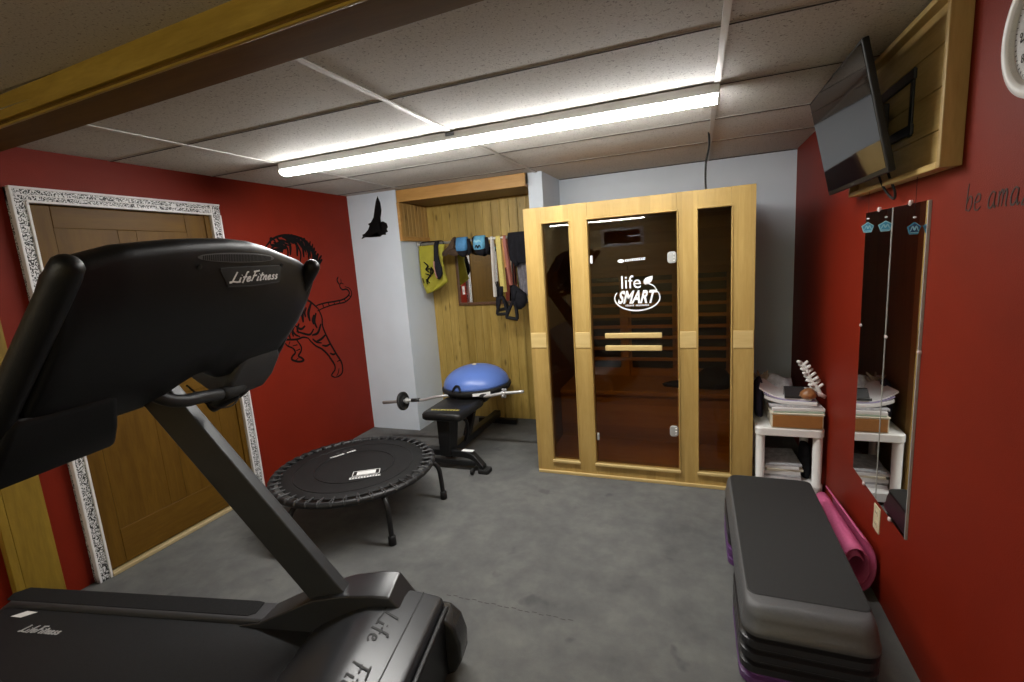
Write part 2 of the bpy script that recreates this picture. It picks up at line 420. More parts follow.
# ------------------------------------------------------------------ room shell
XL, XR, YR = -3.033, .7285, -5.0
ZC, ZF = 2.244, 2.30
struct(box('floor', (XL-.1, YR-.1, -.1), (XR+.1, 4.5, 0), 'floor', loc=(0, 0, 0)))
struct(box('wall_left', (XL-.1, .3, 0), (XL, 4.5, 2.45), 'red_wall', loc=(XL, 1.4, 0)))
struct(box('wall_right', (XR, .6, 0), (XR+.1, 4.5, 2.45), 'red_wall', loc=(XR, 1.4, 0)))
struct(box('wall_back', (-1.278, 4.39, 0), (XR, 4.5, 2.45), 'grey_wall'))
struct(box('wall_rear', (XL, YR-.1, 0), (XR, YR, 2.45), 'rear_wall'))
struct(box('wall_rear_left', (XL-.1, YR, 0), (XL, .3, 2.45), 'rear_wall'))
struct(box('wall_rear_right', (XR, YR, 0), (XR+.1, .6, 2.45), 'rear_wall'))
struct(box('wall_pillar', (XL, 3.78, 0), (-2.5, 4.5, 2.45), 'grey_wall'))
struct(box('wall_stub', (-1.278, 3.86, 0), (-1.158, 4.39, 2.45), 'grey_wall'))
# plank-clad back of the alcove, each board with its own rounded edges
mb = MB(); x = -2.5
while x < -1.279:
    w = min(.088, -1.278-x); mb.box((x+.0008, 4.27, 0), (x+w-.0008, 4.30, 2.15)); x += .088
struct(mb.build('wall_alcove', 'pine', bevel=.004, loc=(-1.9, 4.27, 0)))
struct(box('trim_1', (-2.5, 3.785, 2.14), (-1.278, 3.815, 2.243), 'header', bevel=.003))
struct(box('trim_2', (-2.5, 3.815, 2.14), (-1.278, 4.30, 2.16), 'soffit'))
mb = MB(); y = 3.80
while y < 4.269:
    mb.box((-2.52, y+.001, 1.84), (-2.482, min(y+.06, 4.27)-.001, 2.139)); y += .06
o = struct(mb.build('trim_3', 'pine_side', bevel=.004))
box('bottom_moulding', (-2.52, 3.80, 1.80), (-2.474, 4.27, 1.84), 'header', o, .004)
box('corner_moulding', (-2.50, 3.776, 1.80), (-2.474, 3.80, 2.14), 'header', o, .003)

# suspended ceiling
mb = MB()
xs = [XL, -2.425, -1.205, .09, XR]; ys = [1.13, 1.82, 2.43, 3.04, 3.65, 4.39]
for i in range(4):
    for j in range(5):
        x0, x1, y0, y1 = xs[i], xs[i+1], ys[j], ys[j+1]; rows = []
        for a in range(9):
            row = []
            for b in range(7):
                u, v = a/8, b/6
                sag = .007*math.sin(PI*u)*math.sin(PI*v)*(.6+.8*((i*7+j*3) % 5)/5)
                row.append((x0+(x1-x0)*u, y0+(y1-y0)*v, ZC+.0065-sag*.75))
            rows.append(row)
        mb.grid(rows)
mb.box((XL, 1.22, ZC+.03), (XR, 4.5, ZC+.13))
ceil = struct(mb.build('ceiling', 'ceiling', loc=(0, 0, ZC)))
mb = MB()
for x in xs[1:-1]: mb.box((x-.012, 1.25, ZC-.001), (x+.012, 4.39, ZC+.004))
mb.build('tee_grid', 'tee', ceil)
mb = MB()
for y in ys[1:-1]: mb.box((XL, y-.008, ZC+.0045), (XR, y+.003, ZC+.0085))
mb.build('cross_tees', 'tee_dull', ceil)
mb = MB()
for y in ys[1:-1]: mb.box((XL, y+.003, ZC+.0025), (XR, y+.010, ZC+.007))
mb.box((-1.15, 4.376, ZC+.0004), (XR, 4.39, ZC+.0055))
mb.build('shadow_strips', 'gap', ceil)  # dark strips painted in for the shadow lines along tile edges and back wall
struct(box('ceiling_front', (XL, YR, ZF), (XR, 1.125, ZF+.1), 'ceiling', loc=(0, 0, ZF)))

# beam across the ceiling and the post that carries it
def bY(x): return -.040*(x+1.7)
mb = MB()
pr = [(1.125, 2.205), (1.29, 2.205), (1.29, 2.30), (1.125, 2.30)]
mb.loft([[(x, y+bY(x), z) for y, z in pr] for x in (XL, XR)])
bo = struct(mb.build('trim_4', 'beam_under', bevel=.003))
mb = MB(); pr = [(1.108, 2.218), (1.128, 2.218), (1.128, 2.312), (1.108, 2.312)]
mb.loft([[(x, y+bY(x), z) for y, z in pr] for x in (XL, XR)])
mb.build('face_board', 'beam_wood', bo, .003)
struct(box('ceiling_edge', (XL, 1.12, ZF), (XR, 1.24, ZF+.1), 'ceiling', loc=(0, 0, ZF)))
mb = MB(); pr = [(1.118, 2.199), (1.130, 2.199), (1.130, 2.207), (1.118, 2.207)]
mb.loft([[(x, y+bY(x), z) for y, z in pr] for x in (XL, XR)])
mb.build('bead', 'beam_wood', bo, .002)
po = struct(box('trim_5', (XL, 1.065, 0), (XL+.035, 1.209, 2.21), 'post_wood', bevel=.004))
box('edge_board', (XL, 1.030, 0), (XL+.045, 1.063, 2.21), 'post_wood', po, .004)

# ------------------------------------------------------------------ door in the left wall
dl = struct(MB().box((XL, 1.405, .03), (XL+.004, 2.27, 2.0)).build('door_1', 'door_wood', loc=(XL, 1.85, .03)))
X0 = XL
def dbox(name, y0, y1, z0, z1, d0, d1, m, bev=.004): return box(name, (X0+d0, y0, z0), (X0+d1, y1, z1), m, dl, bev)
Ls, Rs, m0, m1 = 1.485, 2.165, 1.77, 1.868
dbox('stile', 1.405, Ls, .03, 1.978, .0, .034, 'door_wood'); dbox('stile', Rs, 2.27, .03, 1.978, .0, .034, 'door_wood')
dbox('mullion', m0, m1, .23, 1.87, .0, .0336, 'door_wood')
for z0, z1 in ((.03, .23), (.88, 1.04), (1.50, 1.59), (1.87, 1.978)): dbox('rail', Ls, Rs, z0, z1, .0, .0332, 'door_rail')
for y0, y1 in ((Ls, m0), (m1, Rs)):
    for z0, z1 in ((.23, .88), (1.04, 1.50), (1.59, 1.87)):
        mb = MB(); rings = []
        for ins, d in ((0, .0328), (.003, .009), (.024, .005), (.058, .021), (.062, .022)):
            rings.append([(X0+d, y0+ins, z0+ins), (X0+d, y1-ins, z0+ins), (X0+d, y1-ins, z1-ins), (X0+d, y0+ins, z1-ins)])
        mb.loft(rings); mb.build('raised_panel', 'door_wood', dl)
dbox('jamb', 1.395, 1.4045, .0, 2.0, .0, .042, 'door_wood'); dbox('jamb', 2.272, 2.345, .0, 2.0, .0, .026, 'door_wood'); dbox('jamb', 1.412, 2.345, 1.992, 2.012, .0, .02, 'door_wood')
dbox('jamb', 2.30, 2.318, 0, 1.99, .0, .037, 'door_wood')
dbox('threshold', 1.40, 2.345, 0, .022, .0, .058, 'threshold', .004)
for nm, y0, y1, z0, z1 in (('casing', 1.339, 1.401, 0, 2.057), ('casing', 2.343, 2.411, 0, 2.057), ('head_casing', 1.339, 2.411, 1.986, 2.058)):
    c = dbox(nm, y0, y1, z0, z1, 0, .045 if nm == 'casing' else .046, 'filigree', .003)
    wdt = .011
    if nm == 'casing':
        box('edge_bead', (X0+.02, y0-.001, z0), (X0+.051, y0+wdt, z1), 'frame_white', c, .003)
        box('edge_bead', (X0+.02, y1-wdt, z0), (X0+.053, y1+.001, 1.988), 'frame_white', c, .003)
    else:
        box('edge_bead', (X0+.02, y0-.001, z1-wdt), (X0+.0515, y1+.001, z1+.001), 'frame_white', c, .003)
        box('edge_bead', (X0+.02, 1.393, z0-.001), (X0+.0535, 2.350, z0+wdt), 'frame_white', c, .003)
        box('middle_bead', (X0+.02, y0+.012, z0+.032), (X0+.049, y1-.012, z0+.037), 'frame_white', c, .002)

# small basement window high in the wall behind the camera
wn = struct(box('window_1', (-1.98, YR+.001, 1.79), (-1.17, YR+.012, 2.07), 'night'))
for a, b in (((-2.06, YR, 1.72), (-1.09, YR+.03, 1.79)), ((-2.06, YR, 2.07), (-1.09, YR+.03, 2.14)), ((-2.06, YR, 1.79), (-1.98, YR+.03, 2.07)), ((-1.17, YR, 1.79), (-1.09, YR+.03, 2.07))):
    box('window_frame', a, b, 'white', wn, .003)

# ------------------------------------------------------------------ LED strip fixture
def strip_light(LX0, LX1, yc, zc, label, led='led'):
    lt = thing('light_fixture', label, 'light', ((LX0+LX1)/2, yc, zc))
    dz = zc-2.244
    mb = MB(); pr = [(-.045, 2.243), (.045, 2.243), (.045, 2.203), (.032, 2.198), (-.032, 2.198), (-.045, 2.203)]
    mb.loft([[(x, yc+y, z+dz) for y, z in pr] for x in (LX0, LX1)]); mb.build('housing', 'white', lt, .002)
    mb = MB(); rings = []
    for x in (LX0+.004, LX1-.004):
        rings.append([(x, yc+.046*math.cos(a), dz+(2.199-.027*math.sin(a)**.7 if math.sin(a) > 1e-6 else 2.199)) for a in [PI*k/12 for k in range(13)]])
    mb.loft(rings); mb.build('diffuser', led, lt, 0, True)
    for x in (LX0, LX1-.006):
        mb = MB(); mb.prism([(yc+.048*math.cos(PI*k/12), dz+(2.2-.030*math.sin(PI*k/12)**.7 if 0 < k < 12 else 2.2)) for k in range(13)], lambda y, z, h: (h, y, z), x-.004, x+.006)
        mb.build('end_cap', 'white', lt)
    return lt
lt = strip_light(-2.40, .10, 2.43, ZC, 'long white strip light glowing on the tiled ceiling')
box('clip', (-1.23, 2.378, 2.222), (-1.18, 2.386, 2.24), 'grey_metal', lt, .002)
strip_light(-2.95, -.95, -3.9, ZF, 'second strip light on the rear ceiling, mirrored in the sauna glass')
strip_light(-1.25, .35, -1.95, ZF, 'added warm fill strip, out of view, brightening the front ceiling', 'led_fill')  # added fill light behind the camera to lift the front ceiling

# ------------------------------------------------------------------ wall decals
fL = lambda y, z, h: (XL+.0005+h, y, z)
mb = MB()
strokes = [
 # back, rump and hind leg
 ([(2.62, 1.33), (2.80, 1.36), (2.95, 1.385), (3.05, 1.375), (3.12, 1.35), (3.18, 1.31), (3.235, 1.26)], .016),
 ([(3.235, 1.26), (3.262, 1.18), (3.258, 1.10), (3.31, .964), (3.38, .833), (3.432, .74), (3.425, .655), (3.37, .63), (3.318, .633)], .014),
 ([(3.318, .633), (3.285, .662), (3.335, .70), (3.338, .745), (3.30, .81), (3.269, .856), (3.21, .915), (3.151, .951), (3.10, 1.00), (3.074, 1.034)], .014),
 ([(3.39, .70), (3.37, .66), (3.345, .64)], .008),
 # tail
 ([(3.20, 1.285), (3.24, 1.295), (3.33, 1.303), (3.453, 1.304), (3.56, 1.312), (3.635, 1.34), (3.652, 1.37), (3.62, 1.40), (3.565, 1.40), (3.535, 1.43), (3.55, 1.46), (3.588, 1.45)], .012),
 ([(3.22, 1.245), (3.30, 1.262), (3.40, 1.275), (3.50, 1.28), (3.58, 1.285), (3.66, 1.32), (3.685, 1.36), (3.66, 1.405), (3.60, 1.425)], .010),
 ([(3.29, 1.30), (3.30, 1.265)], .014), ([(3.36, 1.305), (3.37, 1.272)], .014), ([(3.43, 1.305), (3.44, 1.276)], .014), ([(3.50, 1.308), (3.51, 1.28)], .014), ([(3.57, 1.315), (3.59, 1.288)], .014), ([(3.63, 1.345), (3.67, 1.325)], .013),
 ([(3.53, 1.45), (3.51, 1.49), (3.53, 1.52)], .012), ([(3.56, 1.455), (3.56, 1.50)], .010),
 # flank stripes
 ([(3.16, 1.32), (3.115, 1.24), (3.12, 1.17)], .022), ([(3.09, 1.355), (3.05, 1.26), (3.045, 1.17)], .024), ([(3.03, 1.37), (2.99, 1.28), (2.96, 1.20)], .024),
 ([(2.96, 1.38), (2.92, 1.29), (2.88, 1.22)], .024), ([(2.88, 1.37), (2.84, 1.28), (2.81, 1.20)], .022), ([(2.79, 1.35), (2.76, 1.27), (2.74, 1.19)], .022),
 ([(3.20, 1.23), (3.17, 1.16), (3.19, 1.10)], .018), ([(3.24, 1.13), (3.19, 1.06), (3.12, 1.05)], .018), ([(3.28, 1.03), (3.22, 1.0), (3.16, .99)], .017), ([(3.32, .94), (3.27, .93), (3.22, .945)], .015),
 ([(3.37, .84), (3.335, .84), (3.30, .86)], .014), ([(3.41, .77), (3.375, .765)], .013), ([(3.15, 1.10), (3.10, 1.06), (3.03, 1.08), (2.96, 1.11)], .014),
 ([(3.12, 1.02), (3.16, .985), (3.22, .965)], .013), ([(3.06, 1.14), (3.01, 1.12), (2.95, 1.16)], .016), ([(2.90, 1.17), (2.94, 1.09), (2.99, 1.06)], .013),
 # belly and the lifted leg
 ([(3.074, 1.034), (3.02, 1.05), (2.95, 1.045), (2.85, 1.06), (2.75, 1.08), (2.66, 1.12)], .013),
 ([(2.95, 1.04), (2.985, .98), (2.979, .943), (2.945, .909), (2.975, .885), (2.992, .86), (2.937, .862), (2.874, .893), (2.885, .92), (2.917, .942), (2.90, .98), (2.85, 1.01), (2.82, 1.05)], .014),
 ([(2.97, .96), (2.93, .955)], .012), ([(2.95, 1.0), (2.90, 1.0)], .012), ([(2.94, .89), (2.91, .88)], .010), ([(2.88, 1.04), (2.86, 1.01)], .010),
 # shoulder, neck and foreleg
 ([(2.66, 1.12), (2.60, 1.05), (2.60, .95), (2.56, .88), (2.62, .85), (2.68, .87)], .013), ([(2.62, 1.33), (2.58, 1.24), (2.62, 1.16)], .018), ([(2.70, 1.34), (2.68, 1.26), (2.69, 1.18)], .018),
 # maned head above
 ([(2.80, 1.80), (2.86, 1.845), (2.95, 1.872), (3.035, 1.875), (3.12, 1.862), (3.19, 1.835), (3.25, 1.78), (3.29, 1.70), (3.30, 1.63)], .016),
 ([(2.83, 1.77), (2.92, 1.82), (3.00, 1.83)], .014), ([(2.90, 1.855), (2.94, 1.80), (2.93, 1.74)], .018), ([(2.98, 1.87), (3.02, 1.80), (3.01, 1.72)], .020), ([(3.05, 1.87), (3.09, 1.80), (3.08, 1.71)], .020),
 ([(3.11, 1.86), (3.15, 1.79), (3.15, 1.70)], .020), ([(3.17, 1.845), (3.21, 1.77), (3.20, 1.68)], .020), ([(3.22, 1.81), (3.255, 1.73), (3.24, 1.64)], .018), ([(3.27, 1.75), (3.285, 1.67), (3.26, 1.60)], .016),
 ([(2.95, 1.84), (2.99, 1.76), (2.97, 1.68)], .012), ([(3.08, 1.83), (3.12, 1.74), (3.10, 1.65)], .012), ([(3.18, 1.80), (3.18, 1.72)], .012),
]
strokes += [
 # face, jaw and neck joining the mane to the shoulders
 ([(2.80, 1.80), (2.745, 1.745), (2.725, 1.69), (2.675, 1.645), (2.67, 1.605), (2.72, 1.585), (2.77, 1.575), (2.80, 1.545), (2.86, 1.535)], .014),
 ([(2.675, 1.64), (2.70, 1.635), (2.71, 1.615)], .014), ([(2.69, 1.60), (2.74, 1.61), (2.78, 1.60)], .008), ([(2.765, 1.71), (2.80, 1.70), (2.825, 1.715)], .014),
 ([(2.83, 1.80), (2.84, 1.85), (2.875, 1.83), (2.88, 1.79)], .012), ([(2.86, 1.535), (2.80, 1.47), (2.72, 1.42), (2.66, 1.37), (2.62, 1.33)], .014),
 ([(3.29, 1.63), (3.17, 1.53), (3.08, 1.44), (3.04, 1.385)], .014), ([(2.90, 1.62), (2.86, 1.56), (2.90, 1.50)], .016), ([(2.98, 1.60), (2.94, 1.52), (2.95, 1.44)], .018), ([(3.06, 1.58), (3.02, 1.50), (3.00, 1.42)], .018),
 ([(2.84, 1.47), (2.82, 1.42), (2.84, 1.38)], .016), ([(2.84, 1.66), (2.87, 1.64), (2.88, 1.60)], .010), ([(2.80, 1.66), (2.83, 1.63)], .010),
]
rg = random.Random(5)
for k in range(26):   # mane tufts
    a = R(170-150*k/25); r0, r1 = .20+.03*rg.random(), .30+.03*rg.random(); cy, cz, b = 3.06, 1.58, a-.35
    strokes.append(([(cy+r1*math.cos(a), cz+r1*.93*math.sin(a)), (cy+(r0+r1)/2*math.cos(a-.1), cz+(r0+r1)/2*math.sin(a-.1)), (cy+r0*math.cos(b), cz+r0*math.sin(b))], .013+.008*rg.random()))
for k in range(14):   # short flank and thigh stripes
    y = 2.78+.40*rg.random(); z = 1.10+.22*rg.random()
    strokes.append(([(y, z), (y-.025, z-.04), (y-.02, z-.08)], .016))
for k, (pts, w) in enumerate(strokes): ribbon(mb, pts, w*1.3, lambda y, z, h, k=k: fL(y, z, h+.00001*k))
tag(mb.build('tiger_decal', 'black_ink'), 'black line decal of a striped tiger on the red wall', 'wall decal')

bird = [(-2.691, 2.215), (-2.668, 2.156), (-2.664, 2.084), (-2.683, 2.020), (-2.706, 1.982), (-2.662, 1.990), (-2.623, 1.969), (-2.639, 1.953), (-2.614, 1.934), (-2.630, 1.918), (-2.619, 1.894), (-2.647, 1.890), (-2.643, 1.867), (-2.685, 1.870), (-2.709, 1.855), (-2.726, 1.885), (-2.745, 1.905), (-2.783, 1.884), (-2.823, 1.858), (-2.874, 1.863), (-2.923, 1.849), (-2.901, 1.877), (-2.907, 1.889), (-2.876, 1.898), (-2.835, 1.930), (-2.795, 1.955), (-2.816, 1.963), (-2.828, 1.982), (-2.797, 1.991), (-2.761, 1.993), (-2.759, 2.036), (-2.738, 2.106), (-2.715, 2.175)]
mb = MB(); mb.prism(bird, lambda x, z, h: (x, 3.7795-h, z), 0, .0012)
bmesh.ops.triangulate(mb.bm, faces=[f for f in mb.bm.faces if len(f.verts) > 4])
tag(mb.build('bird_decal', 'black_ink'), 'black silhouette decal of a flying bird on the pale grey pillar', 'wall decal')

# handwritten line on the right wall; strokes in letter cells (advance to the right is -Y)
GL = {
 'b': [[(.1, 2.0), (.08, 1.0), (.1, .05)], [(.1, .5), (.3, .95), (.55, .85), (.6, .4), (.4, .02), (.12, .15)]],
 'e': [[(.1, .5), (.5, .6), (.5, .95), (.25, 1.0), (.08, .6), (.15, .1), (.4, 0), (.65, .2)]],
 'a': [[(.55, .9), (.3, 1.0), (.08, .6), (.12, .1), (.35, .05), (.52, .4), (.56, .95)], [(.56, .95), (.54, .3), (.62, .02), (.75, .15)]],
 'm': [[(.05, .95), (.1, .5), (.1, .02)], [(.1, .6), (.25, 1.0), (.38, .8), (.38, .02)], [(.38, .6), (.55, 1.0), (.68, .8), (.68, .1), (.8, .05)]],
 'z': [[(.1, .95), (.55, .95), (.1, .02), (.6, .05)]],
 'i': [[(.2, .95), (.2, .2), (.35, .05)], [(.2, 1.4), (.22, 1.5)]],
 'n': [[(.05, .95), (.1, .5), (.1, .02)], [(.1, .6), (.3, 1.0), (.5, .8), (.5, .1), (.65, .05)]],
 'g': [[(.55, .9), (.3, 1.0), (.08, .6), (.15, .1), (.4, .1), (.55, .9), (.52, -.6), (.3, -.95), (.1, -.6)]],
 ' ': [],
}
wl = thing('wall_lettering', 'dark handwritten wall lettering be amazing on the right red wall', 'wall decal', (XR, 1.6, 1.6))
mb = MB(); x = 0; xh = .042; cw = .056
for ch in 'be amazing':
    if ch == ' ': mb.build('word', 'dark_ink', wl); mb = MB()
    for st in GL[ch]: ribbon(mb, [((x+p[0])*cw, p[1]*xh*(.92 if p[1] > 1 else 1)) for p in st], .0055, lambda a, b, h: (XR-.0005-h, 1.803-a-.1*b, 1.602+b), .0008, True, 5)
    x += {'m': .95, ' ': .45, 'i': .5}.get(ch, .80)
mb.build('word', 'dark_ink', wl)

# ------------------------------------------------------------------ sauna cabin
SY = 3.162; SX0, SX1, SZ = -1.096, .326, 1.893; SB = 4.28
sa = thing('sauna_cabin', 'pale wooden sauna cabin with tinted glass door and two narrow windows', 'sauna', (-.385, 3.7, 0))
TH = .072
op = [(-.970, -.785), (-.660, -.108), (.013, .197)]; zb, zt = .108, 1.782
edges = [SX0, op[0][0], op[0][1], op[1][0], op[1][1], op[2][0], op[2][1], SX1]
for k in range(4):
    a, b = edges[2*k], edges[2*k+1]
    st = box('stile', (a, SY, .02), (b, SY+TH, SZ), 'sauna', sa, .002)
    cxs = {0: (a+.004, b-.012), 1: (a+.012, b-.012), 2: (a+.012, b-.012), 3: (a+.012, b-.004)}[k]
    box('joint_block', (cxs[0], SY-.004, .935), (cxs[1], SY+.01, 1.042), 'sauna_light', st, .002)
for a, b in op:
    box('top_rail', (a, SY+.001, zt), (b, SY+TH, SZ-.001), 'sauna', sa, .002)
    box('bottom_rail', (a, SY+.001, .02), (b, SY+TH, zb), 'sauna', sa, .002)
    for p, q in (((a-.010, SY-.015, zb-.020), (b+.010, SY+.014, zb)), ((a-.008, SY-.005, zt), (b+.008, SY+.012, zt+.012)), ((a-.010, SY-.006, zb), (a, SY+.012, zt)), ((b, SY-.006, zb), (b+.010, SY+.012, zt))):
        box('glazing_bead', p, q, 'sauna_light' if p[2] < zb else 'sauna', sa, .004)  # bottom beads use paler wood to paint in light from above
box('base_strip', (SX0+.004, SY-.012, 0), (SX1-.004, SY+.03, .022), 'sauna_light', sa, .003)
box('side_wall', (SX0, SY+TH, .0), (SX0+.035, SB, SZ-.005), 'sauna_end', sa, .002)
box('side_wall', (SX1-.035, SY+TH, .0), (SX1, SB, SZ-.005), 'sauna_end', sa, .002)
box('back_wall', (SX0+.035, SB-.03, 0), (SX1-.035, SB, SZ-.005), 'sauna_in', sa)
box('roof', (SX0+.002, SY+TH, SZ-.04), (SX1-.002, SB, SZ-.002), 'sauna_in', sa)
box('cabin_floor', (SX0+.035, SY+TH, .04), (SX1-.035, SB-.03, .07), 'sauna_in', sa)
# bench, heaters and backrest slats inside
box('bench_seat', (SX0+.036, 3.72, .44), (SX1-.036, SB-.031, .475), 'sauna_in', sa, .004)
box('bench_front', (SX0+.036, 3.74, .07), (SX1-.036, 3.765, .44), 'sauna_in', sa)
for x in (-.80, -.36, .06):
    box('heater_panel', (x-.17, SB-.045, .55), (x+.17, SB-.031, 1.35), 'heater', sa)
for x in (-.58, -.12):
    box('slat_post', (x-.03, SB-.07, .475), (x+.03, SB-.031, 1.45), 'sauna_in', sa, .003)
for k in range(9):
    z = .62+k*.095
    box('backrest_slat', (SX0+.05, SB-.088, z), (SX1-.05, SB-.07, z+.028), 'sauna_in', sa, .003)
for a, b in (op[0], op[2]):
    box('window_pane', (a, SY+.022, zb), (b, SY+.028, zt), 'glass', sa)
# glass door
dr = MB().box((op[1][0]+.006, SY+.014, zb+.006), (op[1][1]-.006, SY+.022, zt-.006)).build('glass_door', 'glass', sa)
GY = SY+.0138
for z0, z1 in ((1.004, 1.037), (.920, .954)):
    o = box('handle_bar', (-.566, GY-.042, z0), (-.204, GY-.018, z1), 'sauna_light', dr, .004)
for x in (-.53, -.24):
    MB().lathe([(.008, 0), (.008, .02)], (x, GY-.019, 1.02), (0, 1, 0), 12).build('handle_post', 'chrome', dr)
    MB().lathe([(.008, 0), (.008, .02)], (x, GY-.019, .937), (0, 1, 0), 12).build('handle_post', 'chrome', dr)
for z in (1.507, .372):
    mb = MB(); mb.prism(rrect(-.166, z-.036, -.112, z+.036, .018), lambda a, b, h: (a, GY-h, b), -.016, .008)
    o = mb.build('door_hinge', 'chrome_dull', dr, .003)
    for dz in (-.02, .0, .02): MB().lathe([(.0055, 0), (.0055, .003), (.003, .005)], (-.126, GY-.0075, z+dz), (0, -1, 0), 10).build('screw', 'chrome', dr)
for z in (1.525, .30): box('door_stop', (-.652, GY-.008, z-.026), (-.636, GY+.014, z+.026), 'white' if z > 1 else 'chrome_dull', dr, .002)
gf = lambda x, z, h: (x, GY-.0002-h, z)
text_mb('life', .118, lambda x, z, h: gf(-.462+x, 1.326+z, h), 0, .002, .0008, .98).build('lettering', 'ink', dr)
text_mb('SMART', .112, lambda x, z, h: gf(-.482+x+.26*z, 1.230+z, h), 0, .034, .0008, .66).build('lettering', 'ink', dr)
marks((6, 9), .150, .010, lambda x, z, h: gf(-.432+x, 1.209+z, h)).build('lettering', 'ink', dr)
mb = MB()
ring = [(-.357+.142*math.cos(R(a))*1.0, 1.262+.082*math.sin(R(a))) for a in range(152, 397, 7)]
ribbon(mb, ring, .0095, gf, .0007, True, 3)
ribbon(mb, [(-.235, 1.31), (-.252, 1.335), (-.285, 1.352), (-.31, 1.357)], .007, gf, .0007)
mb.build('logo_ring', 'ink', dr)
mb = MB(); mb.prism([(-.313, 1.353), (-.313, 1.372), (-.300, 1.388), (-.280, 1.395), (-.257, 1.400), (-.258, 1.378), (-.268, 1.360), (-.286, 1.349), (-.303, 1.346)], gf, 0, .0007)
mb.build('logo_leaf', 'ink', dr)
marks((9,), .128, .016, lambda x, z, h: gf(-.428+x+.2*z, 1.498+z+x*.04, h)).build('lettering', 'ink', dr)
mb = MB(); mb.prism([(-.452+.022*math.cos(2*PI*k/16), 1.504+.011*math.sin(2*PI*k/16)) for k in range(16)], gf, 0, .0007); mb.build('logo_disc', 'ink', dr)
mb = MB(); rows_loft(mb, [(.476, .11, 3.93, .13, .09), (.50, .11, 3.93, .15, .11), (.56, .12, 3.94, .13, .10), (.61, .13, 3.95, .08, .07), (.63, .13, 3.95, .02, .02)], 20, 2.3)
rows_loft(mb, [(.476, -.10, 3.92, .15, .05), (.495, -.10, 3.92, .16, .06), (.515, -.08, 3.92, .12, .04), (.522, -.07, 3.92, .04, .01)], 18, 2.2)
tag(mb.build('cloth_bundle', 'navy', None, 0, True, loc=(.05, 3.93, .475)), 'dark cloth bundle lying on the bench inside the sauna', 'clothing')
# black power lead from the ceiling to the cabin roof
mb = MB(); mb.tube(smooth_curve([(.078, 3.36, 2.25), (.080, 3.36, 2.17), (.062, 3.355, 2.08), (.058, 3.35, 1.98), (.062, 3.35, 1.89)], 6), .006, 8)
tag(mb.build('power_cord', 'black_rubber', None, 0, True), 'black cord dropping from the ceiling onto the sauna roof', 'cord')

# ------------------------------------------------------------------ alcove: rod, wall mirror and hanging gear
RY, RZ = 4.05, 1.765
rod = thing('hanging_rod', 'thin chrome rod across the plank alcove carrying the gear', 'rod', (-1.9, RY, RZ))
MB().tube([(-2.474, RY, RZ), (-1.28, RY, RZ)], .012, 12).build('tube', 'chrome', rod, 0, True)
for x, d in ((-2.481, 1), (-1.2785, -1)): MB().lathe([(.03, 0), (.03, .004), (.017, .008), (.017, .018)], (x, RY, RZ), (d, 0, 0), 20).build('flange', 'chrome_dull', rod, 0, True)

am = thing('wall_mirror', 'brown framed wall mirror on the alcove planks behind the bands', 'mirror', (-1.8, 4.26, 1.16))
box('mirror_glass', (-2.185, 4.258, 1.178), (-1.415, 4.269, 1.70), 'mirror', am)
for a, b in (((-2.20, 4.245, 1.152), (-1.40, 4.27, 1.178)), ((-2.20, 4.245, 1.70), (-1.40, 4.27, 1.726)), ((-2.206, 4.245, 1.152), (-2.185, 4.27, 1.726)), ((-1.415, 4.245, 1.152), (-1.394, 4.27, 1.726))):
    box('frame_rail', a, b, 'mirror_frame', am, .003)

def sheet(rows, y, d, wav, nx=22, nz=26):
    """hanging cloth: rows of (z, x_left, x_right); front and back skins with folds"""
    mb = MB(); rs = []
    zs = [r[0] for r in rows]
    for k in range(nz+1):
        z = zs[0]+(zs[-1]-zs[0])*k/nz
        for i in range(len(rows)-1):
            if rows[i][0] >= z >= rows[i+1][0]: break
        t = (rows[i][0]-z)/max(1e-6, rows[i][0]-rows[i+1][0])
        xl = rows[i][1]+(rows[i+1][1]-rows[i][1])*t; xr = rows[i][2]+(rows[i+1][2]-rows[i][2])*t
        f = []; bk = []
        for a in range(nx+1):
            u = a/nx; x = xl+(xr-xl)*u
            w = wav*(math.sin(u*9+z*7)+.6*math.sin(u*21-z*15+1))*(.3+.7*k/nz)
            th = d*math.sin(PI*u)**.5*(.35+.65*math.sin(PI*min(1, .12+k/nz*.8)))
            f.append((x, y-.004-th/2+w, z)); bk.append((x, y+.004+th/2+w, z))
        rs.append(f+bk[::-1])
    return mb.loft(rs)
bag = thing('gym_sack', 'bright yellow drawstring sack with black scrawl hanging at the left of the rod', 'bag', (-2.33, RY, 1.3))
sheet([(1.752, -2.462, -2.19), (1.70, -2.47, -2.20), (1.60, -2.472, -2.225), (1.47, -2.468, -2.205), (1.405, -2.455, -2.185), (1.36, -2.445, -2.25), (1.32, -2.435, -2.33), (1.30, -2.42, -2.40)], RY-.02, .05, .006).build('sack_body', 'yellow_bag', bag, 0, True)
MB().tube(smooth_curve([(-2.455, RY-.02, 1.74), (-2.44, RY, 1.782), (-2.33, RY+.006, 1.785), (-2.22, RY, 1.782), (-2.20, RY-.02, 1.74)], 5), .006, 8).build('drawstring', 'black_cloth', bag, 0, True)
mb = MB(); sf = lambda x, z, h: (x, RY-.059-h, z)
for p in ([(-2.40, 1.60), (-2.36, 1.56), (-2.385, 1.53), (-2.35, 1.50)], [(-2.375, 1.53), (-2.335, 1.53), (-2.34, 1.46)], [(-2.395, 1.49), (-2.35, 1.47), (-2.38, 1.43), (-2.36, 1.40)], [(-2.33, 1.55), (-2.31, 1.51), (-2.325, 1.48)], [(-2.39, 1.44), (-2.385, 1.39)], [(-2.43, 1.45), (-2.42, 1.40)]): ribbon(mb, p, .010, sf, .012)
mb.build('scrawl', 'black_ink', bag)

